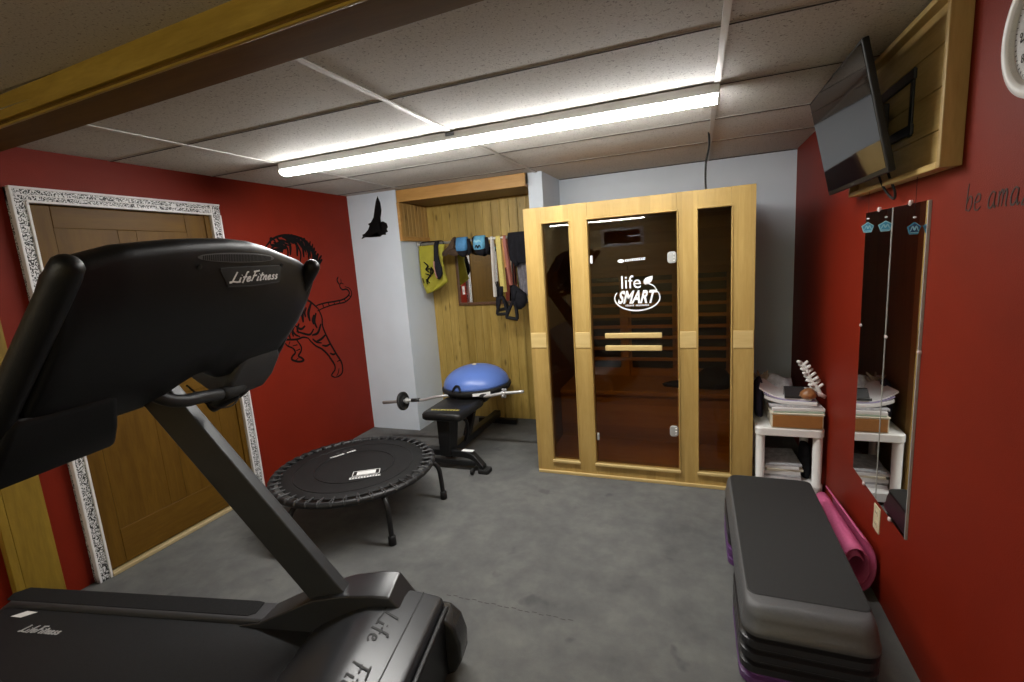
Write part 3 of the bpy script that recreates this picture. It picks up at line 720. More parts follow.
st = thing('padded_strap', 'dark padded strap with a dusty pink stripe in front of the yellow sack', 'strap', (-2.25, RY-.09, 1.43))
mb = MB(); rows_loft(mb, [(1.785, -2.262, RY-.02, .018, .03), (1.74, -2.26, RY-.055, .022, .02), (1.66, -2.252, RY-.082, .022, .014), (1.60, -2.248, RY-.088, .03, .016), (1.54, -2.242, RY-.09, .042, .022), (1.48, -2.238, RY-.09, .040, .022), (1.445, -2.24, RY-.088, .022, .014), (1.43, -2.242, RY-.086, .006, .006)], 18, 2.3)
mb.build('strap_body', 'black_cloth', st, 0, True)
mb = MB(); mb.tube(smooth_curve([(-2.268, RY-.106, 1.60), (-2.266, RY-.115, 1.54), (-2.258, RY-.114, 1.48), (-2.25, RY-.106, 1.445)], 5), [.006]*16, 8); mb.build('pink_stripe', 'pinkish', st, 0, True)
tg = thing('webbing_strap', 'dark brown webbing strap slung between the yellow sack and blue glove', 'strap', (-2.12, RY, 1.65))
mb = MB()
for dx, dz in ((0, 0), (.02, -.03), (-.012, -.06)):
    pts = smooth_curve([(-2.195-dx, RY-.03, 1.655), (-2.15-dx, RY-.035, 1.70+dz*.3), (-2.10, RY-.03, 1.775+dz), (-2.075, RY+.0, 1.79+dz*.5), (-2.06, RY-.03, 1.72+dz)], 6)
    mb.loft([[(p.x, p.y-.004, p.z-.016), (p.x, p.y+.004, p.z-.016), (p.x, p.y+.004, p.z+.016), (p.x, p.y-.004, p.z+.016)] for p in pts])
mb.build('webbing', 'brown_cloth', tg)
mb = MB(); rows_loft(mb, [(1.70, -2.09, RY-.036, .035, .01), (1.675, -2.10, RY-.04, .06, .016), (1.65, -2.09, RY-.04, .05, .014), (1.635, -2.075, RY-.036, .02, .006)], 16); mb.build('cup', 'brown_cloth', tg, 0, True)

def glove(cx, m_body, label, logo):
    g = thing('training_glove', label, 'glove', (cx, RY-.03, 1.62), 'blue gloves on the alcove rod')
    mb = MB(); rows_loft(mb, [(1.800, cx, RY-.01, .040, .018), (1.795, cx, RY-.02, .054, .034), (1.75, cx, RY-.035, .057, .040), (1.71, cx-.002, RY-.04, .056, .042), (1.678, cx-.002, RY-.04, .050, .04), (1.672, cx-.002, RY-.04, .03, .03)], 22, 3)
    mb.build('glove_back', m_body, g, 0, True)
    mb = MB(); rows_loft(mb, [(1.682, cx-.002, RY-.036, .052, .038), (1.66, cx, RY-.034, .050, .036), (1.635, cx+.004, RY-.03, .036, .028), (1.62, cx+.006, RY-.028, .012, .012)], 22, 2.4)
    mb.build('glove_palm', 'black_cloth', g, 0, True)
    mb = MB(); rows_loft(mb, [(1.78, cx+.062, RY-.02, .012, .026), (1.72, cx+.070, RY-.026, .016, .028), (1.66, cx+.066, RY-.026, .016, .026), (1.63, cx+.056, RY-.026, .008, .014)], 14)
    mb.build('glove_cuff', 'black_cloth', g, 0, True)
    MB().tube(smooth_curve([(cx-.06, RY-.02, 1.72), (cx-.075, RY-.01, 1.77), (cx-.06, RY, 1.79), (cx-.02, RY, 1.79)], 5), .012, 8).build('wrist_strap', 'black_cloth', g, 0, True)
    if logo:
        mb = MB(); f = lambda a, b, h: (a, RY-.0815-h, b)
        ribbon(mb, [(cx-.03, 1.755), (cx-.01, 1.745), (cx+.01, 1.752), (cx+.035, 1.742)], .018, f, .003)
        mb.build('pale_band', 'sticker_pale', g)
        mb = MB(); ribbon(mb, [(cx-.028, 1.69), (cx-.012, 1.712), (cx, 1.69), (cx+.014, 1.712), (cx+.028, 1.69)], .012, f, .003); mb.build('emblem', 'black_ink', g)
glove(-2.0, 'blue', 'plain blue and black glove hanging nearest the yellow sack', False)
glove(-1.822, 'light_blue', 'light blue glove with dark emblem hanging right of the plain blue one', True)

def band(name, label, m, x0, x1, z1, w, y, grp='bands'):
    b = thing('resistance_band', label, 'band', (x0, y, z1), None)
    mb = MB(); pts = smooth_curve([(x1, y-.018, z1), ((x0+x1)/2, y-.020, (z1+1.7)/2), (x0, y-.018, 1.72), (x0, y-.012, 1.775), (x0, y+.004, 1.781), (x0, y+.016, 1.765), (x0+.004, y+.016, 1.70), ((x0+x1)/2+.004, y+.014, (z1+1.7)/2), (x1+.002, y+.012, z1)], 6)
    mb.loft([[(p.x-w/2, p.y-.002, p.z), (p.x+w/2, p.y-.002, p.z), (p.x+w/2, p.y+.002, p.z), (p.x-w/2, p.y+.002, p.z)] for p in pts], True)
    mb.build('loop', m, b); return b
def handle(b, x, y, z, s=1.0, tilt=0):
    # soft stirrup handle: sheath, two webbing sides, foam grip
    c, sn = math.cos(tilt), math.sin(tilt)
    T = lambda dx, dz: (x+c*dx+sn*dz, y, z+c*dz-sn*dx)
    mb = MB(); mb.tube([T(0, .13*s), T(0, .20*s)], .020, 10); h = mb.build('sheath', 'black_cloth', b, 0, True)
    for sd in (-1, 1):
        pts = smooth_curve([T(0, .14*s), T(sd*.02, .10*s), T(sd*.045, .03*s), T(sd*.05, 0)], 4)
        mb = MB(); mb.loft([[(p.x-.011, p.y-.016, p.z), (p.x+.011, p.y-.016, p.z), (p.x+.011, p.y+.016, p.z), (p.x-.011, p.y+.016, p.z)] for p in pts]); mb.build('webbing_side', 'black_cloth', b)
    MB().tube([T(-.055, 0), T(.055, 0)], .015, 12).build('foam_grip', 'black_rubber', b, 0, True)
b = band('w', 'white resistance band with two-tone edge hanging leftmost of the bands', 'white_band', -1.715, -1.722, 1.24, .018, RY)
b = band('y', 'wide yellow resistance band with a black handle at its end', 'yellow_band', -1.645, -1.628, 1.28, .045, RY-.01); handle(b, -1.64, RY-.05, 1.085, 1.25)
b = band('o', 'orange resistance band looped over the rod beside the yellow band', 'orange_band', -1.612, -1.60, 1.50, .018, RY+.012)
b = band('r', 'red resistance band hanging between yellow band and black jacket', 'red_band', -1.585, -1.555, 1.34, .026, RY-.006); handle(b, -1.55, RY-.06, 1.045, 1.25, .2)
hd = thing('spare_grip', 'black strap handle bunched behind the hanging band handles', 'handle', (-1.66, RY-.03, 1.19)); handle(hd, -1.665, RY+.03, 1.12, 1.3, -.2)
MB().tube([(-1.655, RY+.03, 1.32), (-1.66, RY+.02, 1.60), (-1.665, RY+.005, 1.776), (-1.668, RY+.02, 1.60)], .007, 8).build('cord', 'black_cloth', hd, 0, True)
jk = thing('black_jacket', 'black garment folded over the right end of the rod', 'clothing', (-1.45, RY, 1.54))
sheet([(1.80, -1.548, -1.34), (1.76, -1.555, -1.335), (1.65, -1.553, -1.335), (1.60, -1.55, -1.34), (1.555, -1.54, -1.345), (1.53, -1.50, -1.36)], RY-.02, .09, .006).build('cloth', 'black_cloth', jk, 0, True)
mb = MB(); rows_loft(mb, [(1.57, -1.49, RY-.03, .03, .03), (1.53, -1.482, RY-.035, .026, .026), (1.50, -1.478, RY-.035, .012, .012)], 14); mb.build('sleeve_end', 'black_cloth', jk, 0, True)
gt = thing('grey_towel', 'grey cloth hanging below the black garment by the sauna', 'cloth', (-1.45, RY+.02, 1.22))
sheet([(1.775, -1.49, -1.38), (1.55, -1.50, -1.37), (1.40, -1.495, -1.36), (1.30, -1.49, -1.38), (1.24, -1.47, -1.39)], RY+.03, .05, .006).build('cloth', 'grey_cloth', gt, 0, True)
pb = thing('black_pouch', 'lumpy black pouch hanging low beside the band handles', 'bag', (-1.48, RY-.02, 1.12))
mb = MB(); rows_loft(mb, [(1.34, -1.52, RY-.03, .012, .012), (1.31, -1.515, RY-.03, .04, .03), (1.26, -1.48, RY-.03, .07, .04), (1.20, -1.475, RY-.03, .075, .045), (1.15, -1.48, RY-.03, .055, .035), (1.12, -1.485, RY-.03, .02, .012)], 18, 2.4); mb.build('pouch', 'black_cloth', pb, 0, True)
MB().tube([(-1.52, RY-.03, 1.335), (-1.525, RY-.02, 1.55), (-1.53, RY, 1.78), (-1.528, RY+.012, 1.6)], .007, 8).build('cord', 'black_cloth', pb, 0, True)

# ------------------------------------------------------------------ weight bench
BX = -1.815
wb = thing('weight_bench', 'black padded weight bench standing by the sauna', 'bench', (BX, 3.55, 0))
def pad(name, y0, y1, w0, w1, z0, z1, pr_):
    mb = MB(); rings = []
    for ins, z in ((.012, z0), (0, z0+.012), (0, z1-.022), (.008, z1-.008), (.022, z1)):
        p = []
        for a, b in rrect(-1, -1, 1, 1, .22, 6):
            t = (b+1)/2; w = (w0+(w1-w0)*t)/2-ins
            p.append((BX+a*w, y0+ins+(y1-y0-2*ins)*t, z))
        rings.append(p)
    mb.loft(rings); return mb.build(name, 'vinyl', pr_, 0, True)
sp = pad('seat_pad', 3.02, 3.47, .34, .36, .392, .455, wb)
pad('back_pad', 3.49, 4.18, .32, .28, .392, .455, wb)
marks((9,), .235, .022, lambda x, y, h: (BX-.115+x, 3.09+y+.10*x, .4552+h)).build('lettering', 'yellow_ink', sp)
mb = MB(); mb.loft([[(BX-.045, 3.05, .10), (BX+.045, 3.05, .10), (BX+.045, 3.17, .10), (BX-.045, 3.17, .10)], [(BX-.055, 3.06, .392), (BX+.055, 3.06, .392), (BX+.055, 3.22, .392), (BX-.055, 3.22, .392)]]); mb.build('front_post', 'black_metal', wb, .006)
MB().tube(smooth_curve([(BX+.03, 3.18, .38), (BX+.09, 3.26, .33), (BX+.07, 3.32, .22), (BX+.03, 3.34, .12)], 5), .014, 10).build('adjuster', 'black_metal', wb, 0, True)
box('spine', (BX-.032, 3.10, .07), (BX+.032, 4.12, .13), 'black_metal', wb, .006)
mb = MB(); mb.loft([[(BX-.03, 3.42, .13), (BX+.03, 3.42, .13), (BX+.03, 3.48, .13), (BX-.03, 3.48, .13)], [(BX-.03, 3.60, .392), (BX+.03, 3.60, .392), (BX+.03, 3.66, .392), (BX-.03, 3.66, .392)]]); mb.build('support_strut', 'black_metal', wb, .005)
box('pad_rail', (BX-.05, 3.10, .37), (BX+.05, 4.05, .394), 'black_metal', wb, .004)
for sd in (-1, 1):
    pts = smooth_curve([(BX, 3.10, .115), (BX+sd*.14, 3.10, .115), (BX+sd*.22, 3.095, .10), (BX+sd*.28, 3.08, .055), (BX+sd*.325, 3.065, .022)], 5)
    mb = MB(); mb.loft([[(p.x, p.y-.032, p.z-.02), (p.x, p.y+.032, p.z-.02), (p.x, p.y+.032, p.z+.03), (p.x, p.y-.032, p.z+.03)] for p in pts]); l = mb.build('front_leg', 'black_metal', wb, .006)
    mb = MB(); mb.prism(rrect(BX+sd*.325-.045, 3.015, BX+sd*.325+.045, 3.105, .02), lambda a, b, h: (a, b, h), 0, .03); mb.build('foot_cap', 'black_rubber', l, .004)
    MB().lathe([(.02, -.012), (.026, -.008), (.026, .008), (.02, .012)], (BX+sd*.25, 3.0, .026), (1, 0, 0), 18).build('wheel', 'black_rubber', l, 0, True)
    box('rear_leg', (min(BX, BX+sd*.2), 4.09, .0), (max(BX, BX+sd*.2), 4.14, .05), 'black_metal', wb, .006)
box('warning_label', (BX+.13, 3.075, .1455), (BX+.225, 3.115, .1462), 'ink', wb)
box('lower_brace', (BX-.25, 3.055, .040), (BX+.25, 3.075, .075), 'black_metal', wb, .004)

# bar with one plate, resting across the bench
BYc = 3.40
bb = thing('curl_bar', 'bent chrome curl bar lying across the bench with one small black plate', 'barbell', (-1.93, BYc, .455))
line = [(-2.595, .388), (-2.30, .421), (-2.19, .428), (-2.05, .462), (-1.945, .472), (-1.80, .474), (-1.70, .474), (-1.57, .488), (-1.44, .515), (-1.266, .535)]
MB().tube(smooth_curve([(x, BYc+(.02 if 3 < i < 7 else 0), z+.004) for i, (x, z) in enumerate(line)], 5), .0125, 12).build('bar', 'chrome', bb, 0, True)
MB().tube([(-2.60, BYc, .3915), (-2.27, BYc, .4285)], .0142, 12).build('sleeve', 'chrome_dull', bb, 0, True)
axv = (.994, 0, .111)
mb = MB(); mb.lathe([(.016, -.013), (.030, -.014), (.034, -.008), (.066, -.006), (.070, -.013), (.080, -.011), (.080, .011), (.070, .013), (.066, .006), (.034, .008), (.030, .014), (.016, .013)], (-2.39, BYc, .415), axv, 32)
wp = mb.build('weight_plate', 'iron', bb, 0, True)
MB().lathe([(.024, -.012), (.028, 0), (.024, .012)], (-2.35, BYc, .4195), axv, 14).build('lock_collar', 'chrome_dull', bb, 0, True)
MB().tube([(-2.30, BYc, .4255), (-2.22, BYc, .433)], .0165, 12).build('black_sleeve', 'iron', bb, 0, True)
MB().lathe([(.020, -.014), (.023, 0), (.020, .014)], (-1.86, BYc+.015, .478), (1, 0, 0), 14).build('inner_collar', 'chrome', bb, 0, True)
MB().tube([(-1.84, BYc+.018, .478), (-1.60, BYc+.01, .488)], .0175, 12).build('foam_grip', 'black_rubber', bb, 0, True)
mb = MB()
for k in range(4):
    a = 2*PI*k/4+.5; mb.lathe([(.010, 0), (.010, .014)], (-1.432+.004*0, BYc+.03*math.cos(a), .520+.03*math.sin(a)), (0, math.cos(a), math.sin(a)), 8)
mb.lathe([(.028, -.010), (.028, .010)], (-1.432, BYc, .520), axv, 16); mb.build('star_collar', 'chrome', bb)

# balance trainer dome
dc = Vector((-1.795, 3.665, .487)); tl = Vector((-.035, 0, 1)).normalized()
bt = thing('balance_dome', 'blue half ball balance trainer sitting on the bench', 'balance trainer', dc)
prof = [(.288*math.cos(a), .032+.172*math.sin(a)) for a in [PI/2*k/14 for k in range(15)]]
MB().lathe([(.02, .03)]+prof, dc, tl, 48).build('dome', 'blue_dome', bt, 0, True)
MB().lathe([(.02, -.03), (.26, -.03), (.290, -.014), (.302, .010), (.301, .026), (.292, .036), (.28, .033)], dc, tl, 48).build('base_platform', 'black_rubber', bt, 0, True)
MB().lathe([(.02, 0), (.02, .006), (.008, .012)], dc+tl*.202, tl, 14).build('air_valve', 'paper_cream', bt, 0, True)
hp = smooth_curve([dc+Vector((-.09, -.285, .035)), dc+Vector((-.065, -.282, .075)), dc+Vector((-.045, -.278, .082)), dc+Vector((-.025, -.284, .072)), dc+Vector((-.01, -.296, .03))], 5)
MB().tube(hp, .009, 8).build('strap_loop', 'black_cloth', bt, 0, True)
mb = MB(); rows = []
for k in range(9):
    a = R(-72+28*k/8); rows.append([dc+Vector((.304*math.cos(a), .304*math.sin(a), -.004+.035*.304*math.cos(a))), dc+Vector((.304*math.cos(a), .304*math.sin(a), .020+.035*.304*math.cos(a)))])
mb.grid(rows); o = mb.build('base_label', 'ink', bt); o.modifiers.new('s', 'SOLIDIFY').thickness = .002

# ------------------------------------------------------------------ mini trampoline
TC = Vector((-2.093, 2.367, 0)); TR, TZ = .519, .305
tr = thing('mini_trampoline', 'round black mini trampoline on short bent legs', 'trampoline', TC)
MB().tube([(TC.x+(TR-.018)*math.cos(2*PI*k/72), TC.y+(TR-.018)*math.sin(2*PI*k/72), TZ-.014) for k in range(72)], .019, 12, True).build('frame_ring', 'cover', tr, 0, True)
mt = MB().lathe([(.001, TZ-.004), (.20, TZ-.006), (.36, TZ-.004), (.452, TZ), (.457, TZ-.003), (.001, TZ-.010)], TC, (0, 0, 1), 72).build('jumping_mat', 'mat_fabric', tr, 0, True)
mb = MB()
for rr in (.25, .375): mb.tube([(TC.x+rr*math.cos(2*PI*k/64), TC.y+rr*math.sin(2*PI*k/64), TZ-.0035 if rr < .3 else TZ-.002) for k in range(64)], .0022, 6, True)
mb.build('stitching', 'cover', mt)
loop0 = None
NB = 44
for k in range(NB):
    a = 2*PI*k/NB
    if loop0 is None:
        pts = smooth_curve([(.44, 0, .004), (.465, .004, .004), (TR-.016, .008, .006), (TR+.001, 0, -.014), (TR-.016, -.008, .006), (.465, -.004, .004), (.44, 0, .003)], 4)
        mb = MB(); mb.tube([Vector((p.x, p.y, p.z))+Vector((TC.x, TC.y, TZ)) for p in pts], .0042, 6)
        loop0 = mb.build('bungee_loop', 'bungee', tr, 0, True)
        me = loop0.data
        for v in me.vertices: v.co.z -= TZ
        loop0.location = (0, 0, TZ)
    else:
        c = loop0.copy(); COL.objects.link(c); c.parent = tr; c.rotation_euler = (0, 0, a)
for k in range(6):
    a = R(-33+60*k); d = Vector((math.cos(a), math.sin(a), 0))
    P = lambda r, z: TC+d*r+Vector((0, 0, z))
    lg = MB().tube(smooth_curve([P(TR-.05, TZ-.035), P(TR-.01, TZ-.045), P(TR+.018, TZ-.085), P(TR+.028, .15), P(TR+.034, .03)], 5), .0155, 12).build('leg', 'cover', tr, 0, True)
    MB().lathe([(.019, 0), (.023, .003), (.022, .05), (.017, .056)], P(TR+.035, 0), (0, 0, 1), 16).build('rubber_foot', 'black_rubber', lg, 0, True)
# printed marks on the mat
a1 = math.atan2(.091, .151); e1 = Vector((math.cos(a1), math.sin(a1), 0)); e2 = Vector((-e1.y, e1.x, 0)); L0 = Vector((-1.995, 2.205, TZ-.001))
F1 = lambda x, y, h: L0+e1*x*1.15+e2*y*1.15+Vector((0, 0, h))
marks((11,), .165, .024, lambda x, y, h: F1(-.005+x, -.024+y, h)).build('lettering', 'ink', mt)
mb = MB(); mb.box((.005, .010, 0), (.150, .014, .0006), F1); mb.box((.005, .070, 0), (.150, .074, .0006), F1); mb.box((.005, .010, 0), (.009, .074, .0006), F1); mb.box((.146, .010, 0), (.150, .074, .0006), F1); mb.box((.028, .020, 0), (.128, .064, .0006), F1)
mb.build('white_panel', 'ink', mt)
e1 = Vector((.083, .150, 0)).normalized(); e2 = Vector((-e1.y, e1.x, 0)); L1 = Vector((-2.350, 2.430, TZ-.002))
F2 = lambda x, y, h: L1+e1*x+e2*y+Vector((0, 0, h))
marks((6, 4), .185, .022, lambda x, y, h: F2(x, y-.005, h)).build('lettering', 'ink', mt)
mb = MB()
for x in (.07, .12, .17): mb.prism([(x+.014*math.cos(2*PI*k/6), .05+.014*math.sin(2*PI*k/6)) for k in range(6)], F2, 0, .0006)
mb.build('icons', 'bungee', mt)

# ------------------------------------------------------------------ treadmill (local axes: u forward, v to its left, z up)
an = R(11.2); U = Vector((math.cos(an), math.sin(an), 0)); V = Vector((-math.sin(an), math.cos(an), 0)); Zv = Vector((0, 0, 1))
def T(u, v, z): return U*u+V*v+Zv*z
VC = 1.095
tm = thing('treadmill', 'large black treadmill with its console in front of the panelled door', 'treadmill', T(-1.6, VC, 0))
UE = -2.70
mb = MB(); mb.box((UE+.02, .82, .05), (-.75, 1.52, .165), T); mb.build('deck', 'black_plastic', tm, .006)
mb = MB(); rows = []
bp = [(UE+.10, .184), (UE+.05, .178), (UE+.025, .155), (UE+.03, .12), (-.9, .12), (-.9, .184)]
mb.prism([(u, z) for u, z in bp], lambda u, z, v: T(u, v, z), .855, 1.492); bl = mb.build('running_belt', 'belt', tm, .004)
# brush-lettered maker's mark, drawn as strokes; cell x right, y up, x-height 1
BR = {
 'L': ([[(.75, 2.25), (.45, 1.2), (.12, .12), (-.25, .10)], [(-.25, .12), (.3, .22), (.9, .05), (1.25, .05)]], 1.15),
 'i': ([[(.30, 1.0), (.18, .45), (.10, .05), (.35, .12)], [(.40, 1.42), (.44, 1.52)]], .52),
 'f': ([[(.95, 2.1), (.70, 2.05), (.48, 1.2), (.15, -.25)], [(.10, 1.0), (.75, 1.08)]], .68),
 'e': ([[(.15, .48), (.55, .62), (.62, .95), (.38, .98), (.15, .5), (.22, .08), (.50, .05), (.80, .30)]], .80),
 'F': ([[(.62, 2.05), (.42, 1.1), (.12, .0)], [(.30, 2.10), (.80, 2.15), (1.35, 2.25)], [(.25, 1.1), (.65, 1.18), (.95, 1.25)]], 1.02),
 't': ([[(.48, 1.75), (.30, .9), (.15, .05), (.42, .10)], [(.05, 1.12), (.80, 1.22)]], .62),
 'n': ([[(.28, 1.0), (.08, .0)], [(.18, .5), (.50, .98), (.68, .92), (.55, .08), (.80, .12)]], .86),
 's': ([[(.68, .92), (.40, .98), (.30, .68), (.55, .42), (.48, .08), (.10, .06)]], .70),
}
def brush(s, sc, f, w, tall=1.0):
    mb = MB(); x = 0; k = 0
    for ch in s:
        g, adv = BR[ch]
        for p in g:
            ribbon(mb, [((x+q[0])*sc, q[1]*sc*tall) for q in p], w, lambda a, b, h, k=k: f(a, b, h+.00002*k), .0006, False, 5); k += 1
        x += adv
    return mb, x*sc
# printed mark on the belt
def FB(x, y, h): return T(-2.39+x, 1.405+y, .1842+h)
mb, wd = brush('LifeFitness', .023, lambda a, b, h: FB(a-.005, b*.72-.035, h), .0085, 1.0); mb.build('lettering', 'faded_ink', bl)
for sd in (1, -1):
    S = lambda v: VC+sd*(v-VC)
    mb = MB()
    pr = [(1.49, .06), (1.605, .04), (1.612, .12), (1.606, .192), (1.598, .202), (1.506, .205), (1.495, .198)]
    mb.loft([[T(u, S(v), z if u > UE+.03 else .03+(z-.03)*.75) for v, z in pr] for u in (UE, UE+.07, -2.0, -1.2, -.85)])
    rl = mb.build('side_rail', 'grey_plastic', tm, .006)
    mb = MB(); poly = [(UE+.04, 1.510), (UE+.05, 1.508), (-1.44, 1.512), (-1.415, 1.53), (-1.42, 1.592), (-1.45, 1.598), (UE+.06, 1.592), (UE+.02, 1.55)]
    mb.prism([(u, S(v)) for u, v in poly], lambda u, v, h: T(u, v, h), .2025, .2075); mb.build('grip_strip', 'tread', rl, .002)
    # rear foot
    MB().lathe([(.03, 0), (.032, .02), (.02, .05)], T(UE+.12, S(1.54), 0), (0, 0, 1), 16).build('levelling_foot', 'black_rubber', rl)
    # fender over the motor where the upright lands
    tops = [(-1.46, .19, .10), (-1.365, .205, .20), (-1.24, .263, .262), (-1.12, .319, .312), (-.986, .346, .356), (-.868, .354, .376), (-.80, .352, .378)]
    mb = MB(); rings = []
    for u, zn, zf in tops: rings.append([T(u, S(1.478), zn), T(u, S(1.60), max(zf, .1)), T(u, S(1.612), max(zf-.02, .08)), T(u, S(1.612), .03), T(u, S(1.478), .03)])
    rings.append([T(-.73, S(1.478), .28), T(-.73, S(1.60), .27), T(-.725, S(1.612), .25), T(-.72, S(1.612), .03), T(-.72, S(1.478), .03)])
    mb.loft(rings); mb.build('fender', 'hood', tm, .008)
    # rounded nose beside the motor hood
    mb = MB(); prf = [(-.80, .03), (-.80, .25), (-.66, .262), (-.60, .252), (-.562, .215), (-.545, .15), (-.548, .08), (-.575, .03), (-.62, .012)]
    mb.prism(prf, lambda u, z, v: T(u, v, z), *sorted((S(1.50), S(1.605)))); mb.build('nose_cover', 'black_gloss', tm, .012)
    # upright: rectangular tube leaning back to the console
    b0, b1 = (-1.135, .30), (-1.735, 1.12); pw = (.113, .085)
    mb = MB(); rings = []
    for (u, z) in ((b0[0]+.04, b0[1]-.05), b0, b1): rings.append([T(u-.002, S(1.502), z), T(u-.002, S(1.552), z), T(u+pw[0], S(1.552), z+pw[1]), T(u+pw[0], S(1.502), z+pw[1])])
    mb.loft(rings); mb.build('upright', 'grey_metal', tm, .006)
# motor hood
mb = MB()
hp = [(-1.13, .19), (-1.08, .225), (-1.0, .268), (-.93, .298), (-.875, .314), (-.80, .316), (-.70, .304), (-.645, .294), (-.628, .284), (-.622, .26), (-.612, .05), (-.70, .03), (-1.05, .03), (-1.10, .19)]
mb.prism([(u, z) for u, z in hp], lambda u, z, v: T(u, v, z), VC-.41, 1.582)
hd = mb.build('motor_hood', 'hood', tm, .005)
mb = MB(); mb.prism([(-.703, .298), (-.699, .298), (-.699, .3062), (-.703, .3066)], lambda u, z, v: T(u, v, z), VC-.408, 1.579); mb.build('seam', 'grille', hd)

for wd_, v0 in (('Life', 1.462), ('Fitness', 1.235)):
    mb, wd = brush(wd_, .031, lambda a, b, h: T(-.812+b, v0-1.5*a, .3165+h-.075*max(0, b-.012)), .0062, 1.0)
    mb.build('lettering', 'grille', hd)
mb = MB(); mb.box((-.6225, VC-.40, .035), (-.600, 1.57, .262), T); mb.build('front_cover', 'black_plastic', tm, .008)


# console: a shell in the plane leaning back towards the runner
A0 = T(-.96, .74, 1.58); Dn = U*-.607-Zv*.795; Nn = U*.795-Zv*.607
def CP(v, s, n=0): return A0+V*(v-.74)+Dn*s+Nn*n
top = [(.765, -.022), (.804, -.052), (.881, -.080), (1.017, -.099), (1.10, -.105), (1.169, -.108), (1.26, -.103), (1.342, -.088), (1.44, -.063), (1.53, -.041), (1.622, -.004)]
bot = [(.765, .42), (.88, .45), (.96, .462), (1.036, .466), (1.073, .463), (1.126, .448), (1.165, .425), (1.209, .403), (1.265, .400), (1.31, .43), (1.35, .45), (1.44, .45), (1.59, .42), (1.622, .34)]
def interp(tb, v):
    if v <= tb[0][0]: return tb[0][1]
    for (a, b), (c, d) in zip(tb, tb[1:]):
        if v <= c: return b+(d-b)*(v-a)/(c-a)
    return tb[-1][1]
def fn(d): return .0135-.055*(max(0, .25-d)/.20)**2
rings = []
NV = 64
for k in range(NV+1):
    v = .765+(1.622-.765)*k/NV; e = min(1, min(v-.765, 1.622-v)/.04); th = .05+.05*math.sin(PI/2*e); bu = .012*math.sin(PI/2*e)
    s0, s1 = interp(top, v), interp(bot, v); ring = []
    kk = th/.10
    for s, n in ((s0+.115, -.115*kk), (s0+.084, -.100*kk), (s0+.064, -.084*kk), (s0+.054, -.068*kk), (s0+.050, -.053*kk), (s0+.056, -.040*kk)) + tuple((s0+d, fn(d)*kk) for d in (.07, .09, .11, .135, .16, .19, .22, .25)) + ((s0+(s1-s0)*.7, .0125*kk), (s1-.03, bu*.3), (s1-.008, -.015), (s1, -.04), (s1-.01, -th)): ring.append(CP(v, s, n))
    rings.append(ring)
mb = MB(); mb.loft(rings); cs = mb.build('console', 'console_plastic', tm, 0, True)
FCn = .0135
def CF(v, st, h):
    # st is measured on the flat lean plane as seen from the front; slide along the shell until it lines up
    s = st
    for _ in range(12): s = st-.76*(fn(max(.056, s-interp(top, v)))-.0)
    return CP(v, s, fn(max(.056, s-interp(top, v)))+.0006+h)
# vent: lens-shaped grille of fine slots
def patch(mb, outline, h):
    # a thin patch following the shell: outline given as columns (v, s_top, s_bottom)
    rows = []
    for v, sa, sb in outline: rows.append([CF(v, sa+(sb-sa)*k/6, h) for k in range(7)]+[CF(v, sa+(sb-sa)*k/6, -.002) for k in range(6, -1, -1)])
    return mb.loft(rows)
vs_ = lambda x: -.040+.012*x
lens = lambda x, r: r*math.sqrt(max(0, 1-(x/.152)**2))
mb = MB(); patch(mb, [(1.21+x, vs_(x)-lens(x, .0155)-.0004, vs_(x)+lens(x, .0155)+.0004) for x in [-.1515+.303*k/30 for k in range(31)]], .0010)
vt = mb.build('vent', 'grey_metal' if False else 'vent_rim', cs)
mb = MB()
for k in range(44):
    x = -.135+.265*k/43; hh = lens(x, .0155)*.82
    if hh > .002: patch(mb, [(1.21+x-.0017, vs_(x)-hh, vs_(x)+hh), (1.21+x+.0017, vs_(x)-hh, vs_(x)+hh)], .0018)
o = mb.build('vent_slots', 'grille', vt)
mb = MB(); patch(mb, [(1.132, -.006, .0), (1.168, -.008, .053), (1.25, -.010, .056), (1.33, -.010, .055), (1.385, -.010, .052), (1.402, -.008, .050)], .0014); lp = mb.build('logo_plate', 'grille', cs)
mb = MB(); ribbon(mb, [(1.168, .056), (1.28, .060), (1.40, .053)], .004, CF, .002, False); mb.build('plate_trim', 'grey_metal', lp)
mb, wd = brush('LifeFitness', .0232, lambda a, b, h: CF(1.176+a*1.08, .043-b-.02*a, .0016+h), .0052, .68)
mb.build('lettering', 'ink', lp)
for v, s in ((1.064, -.012), (1.405, -.010)): MB().lathe([(.008, 0), (.008, .0016), (.004, .0024)], CF(v, s, 0), Nn, 14).build('screw', 'grille', cs)
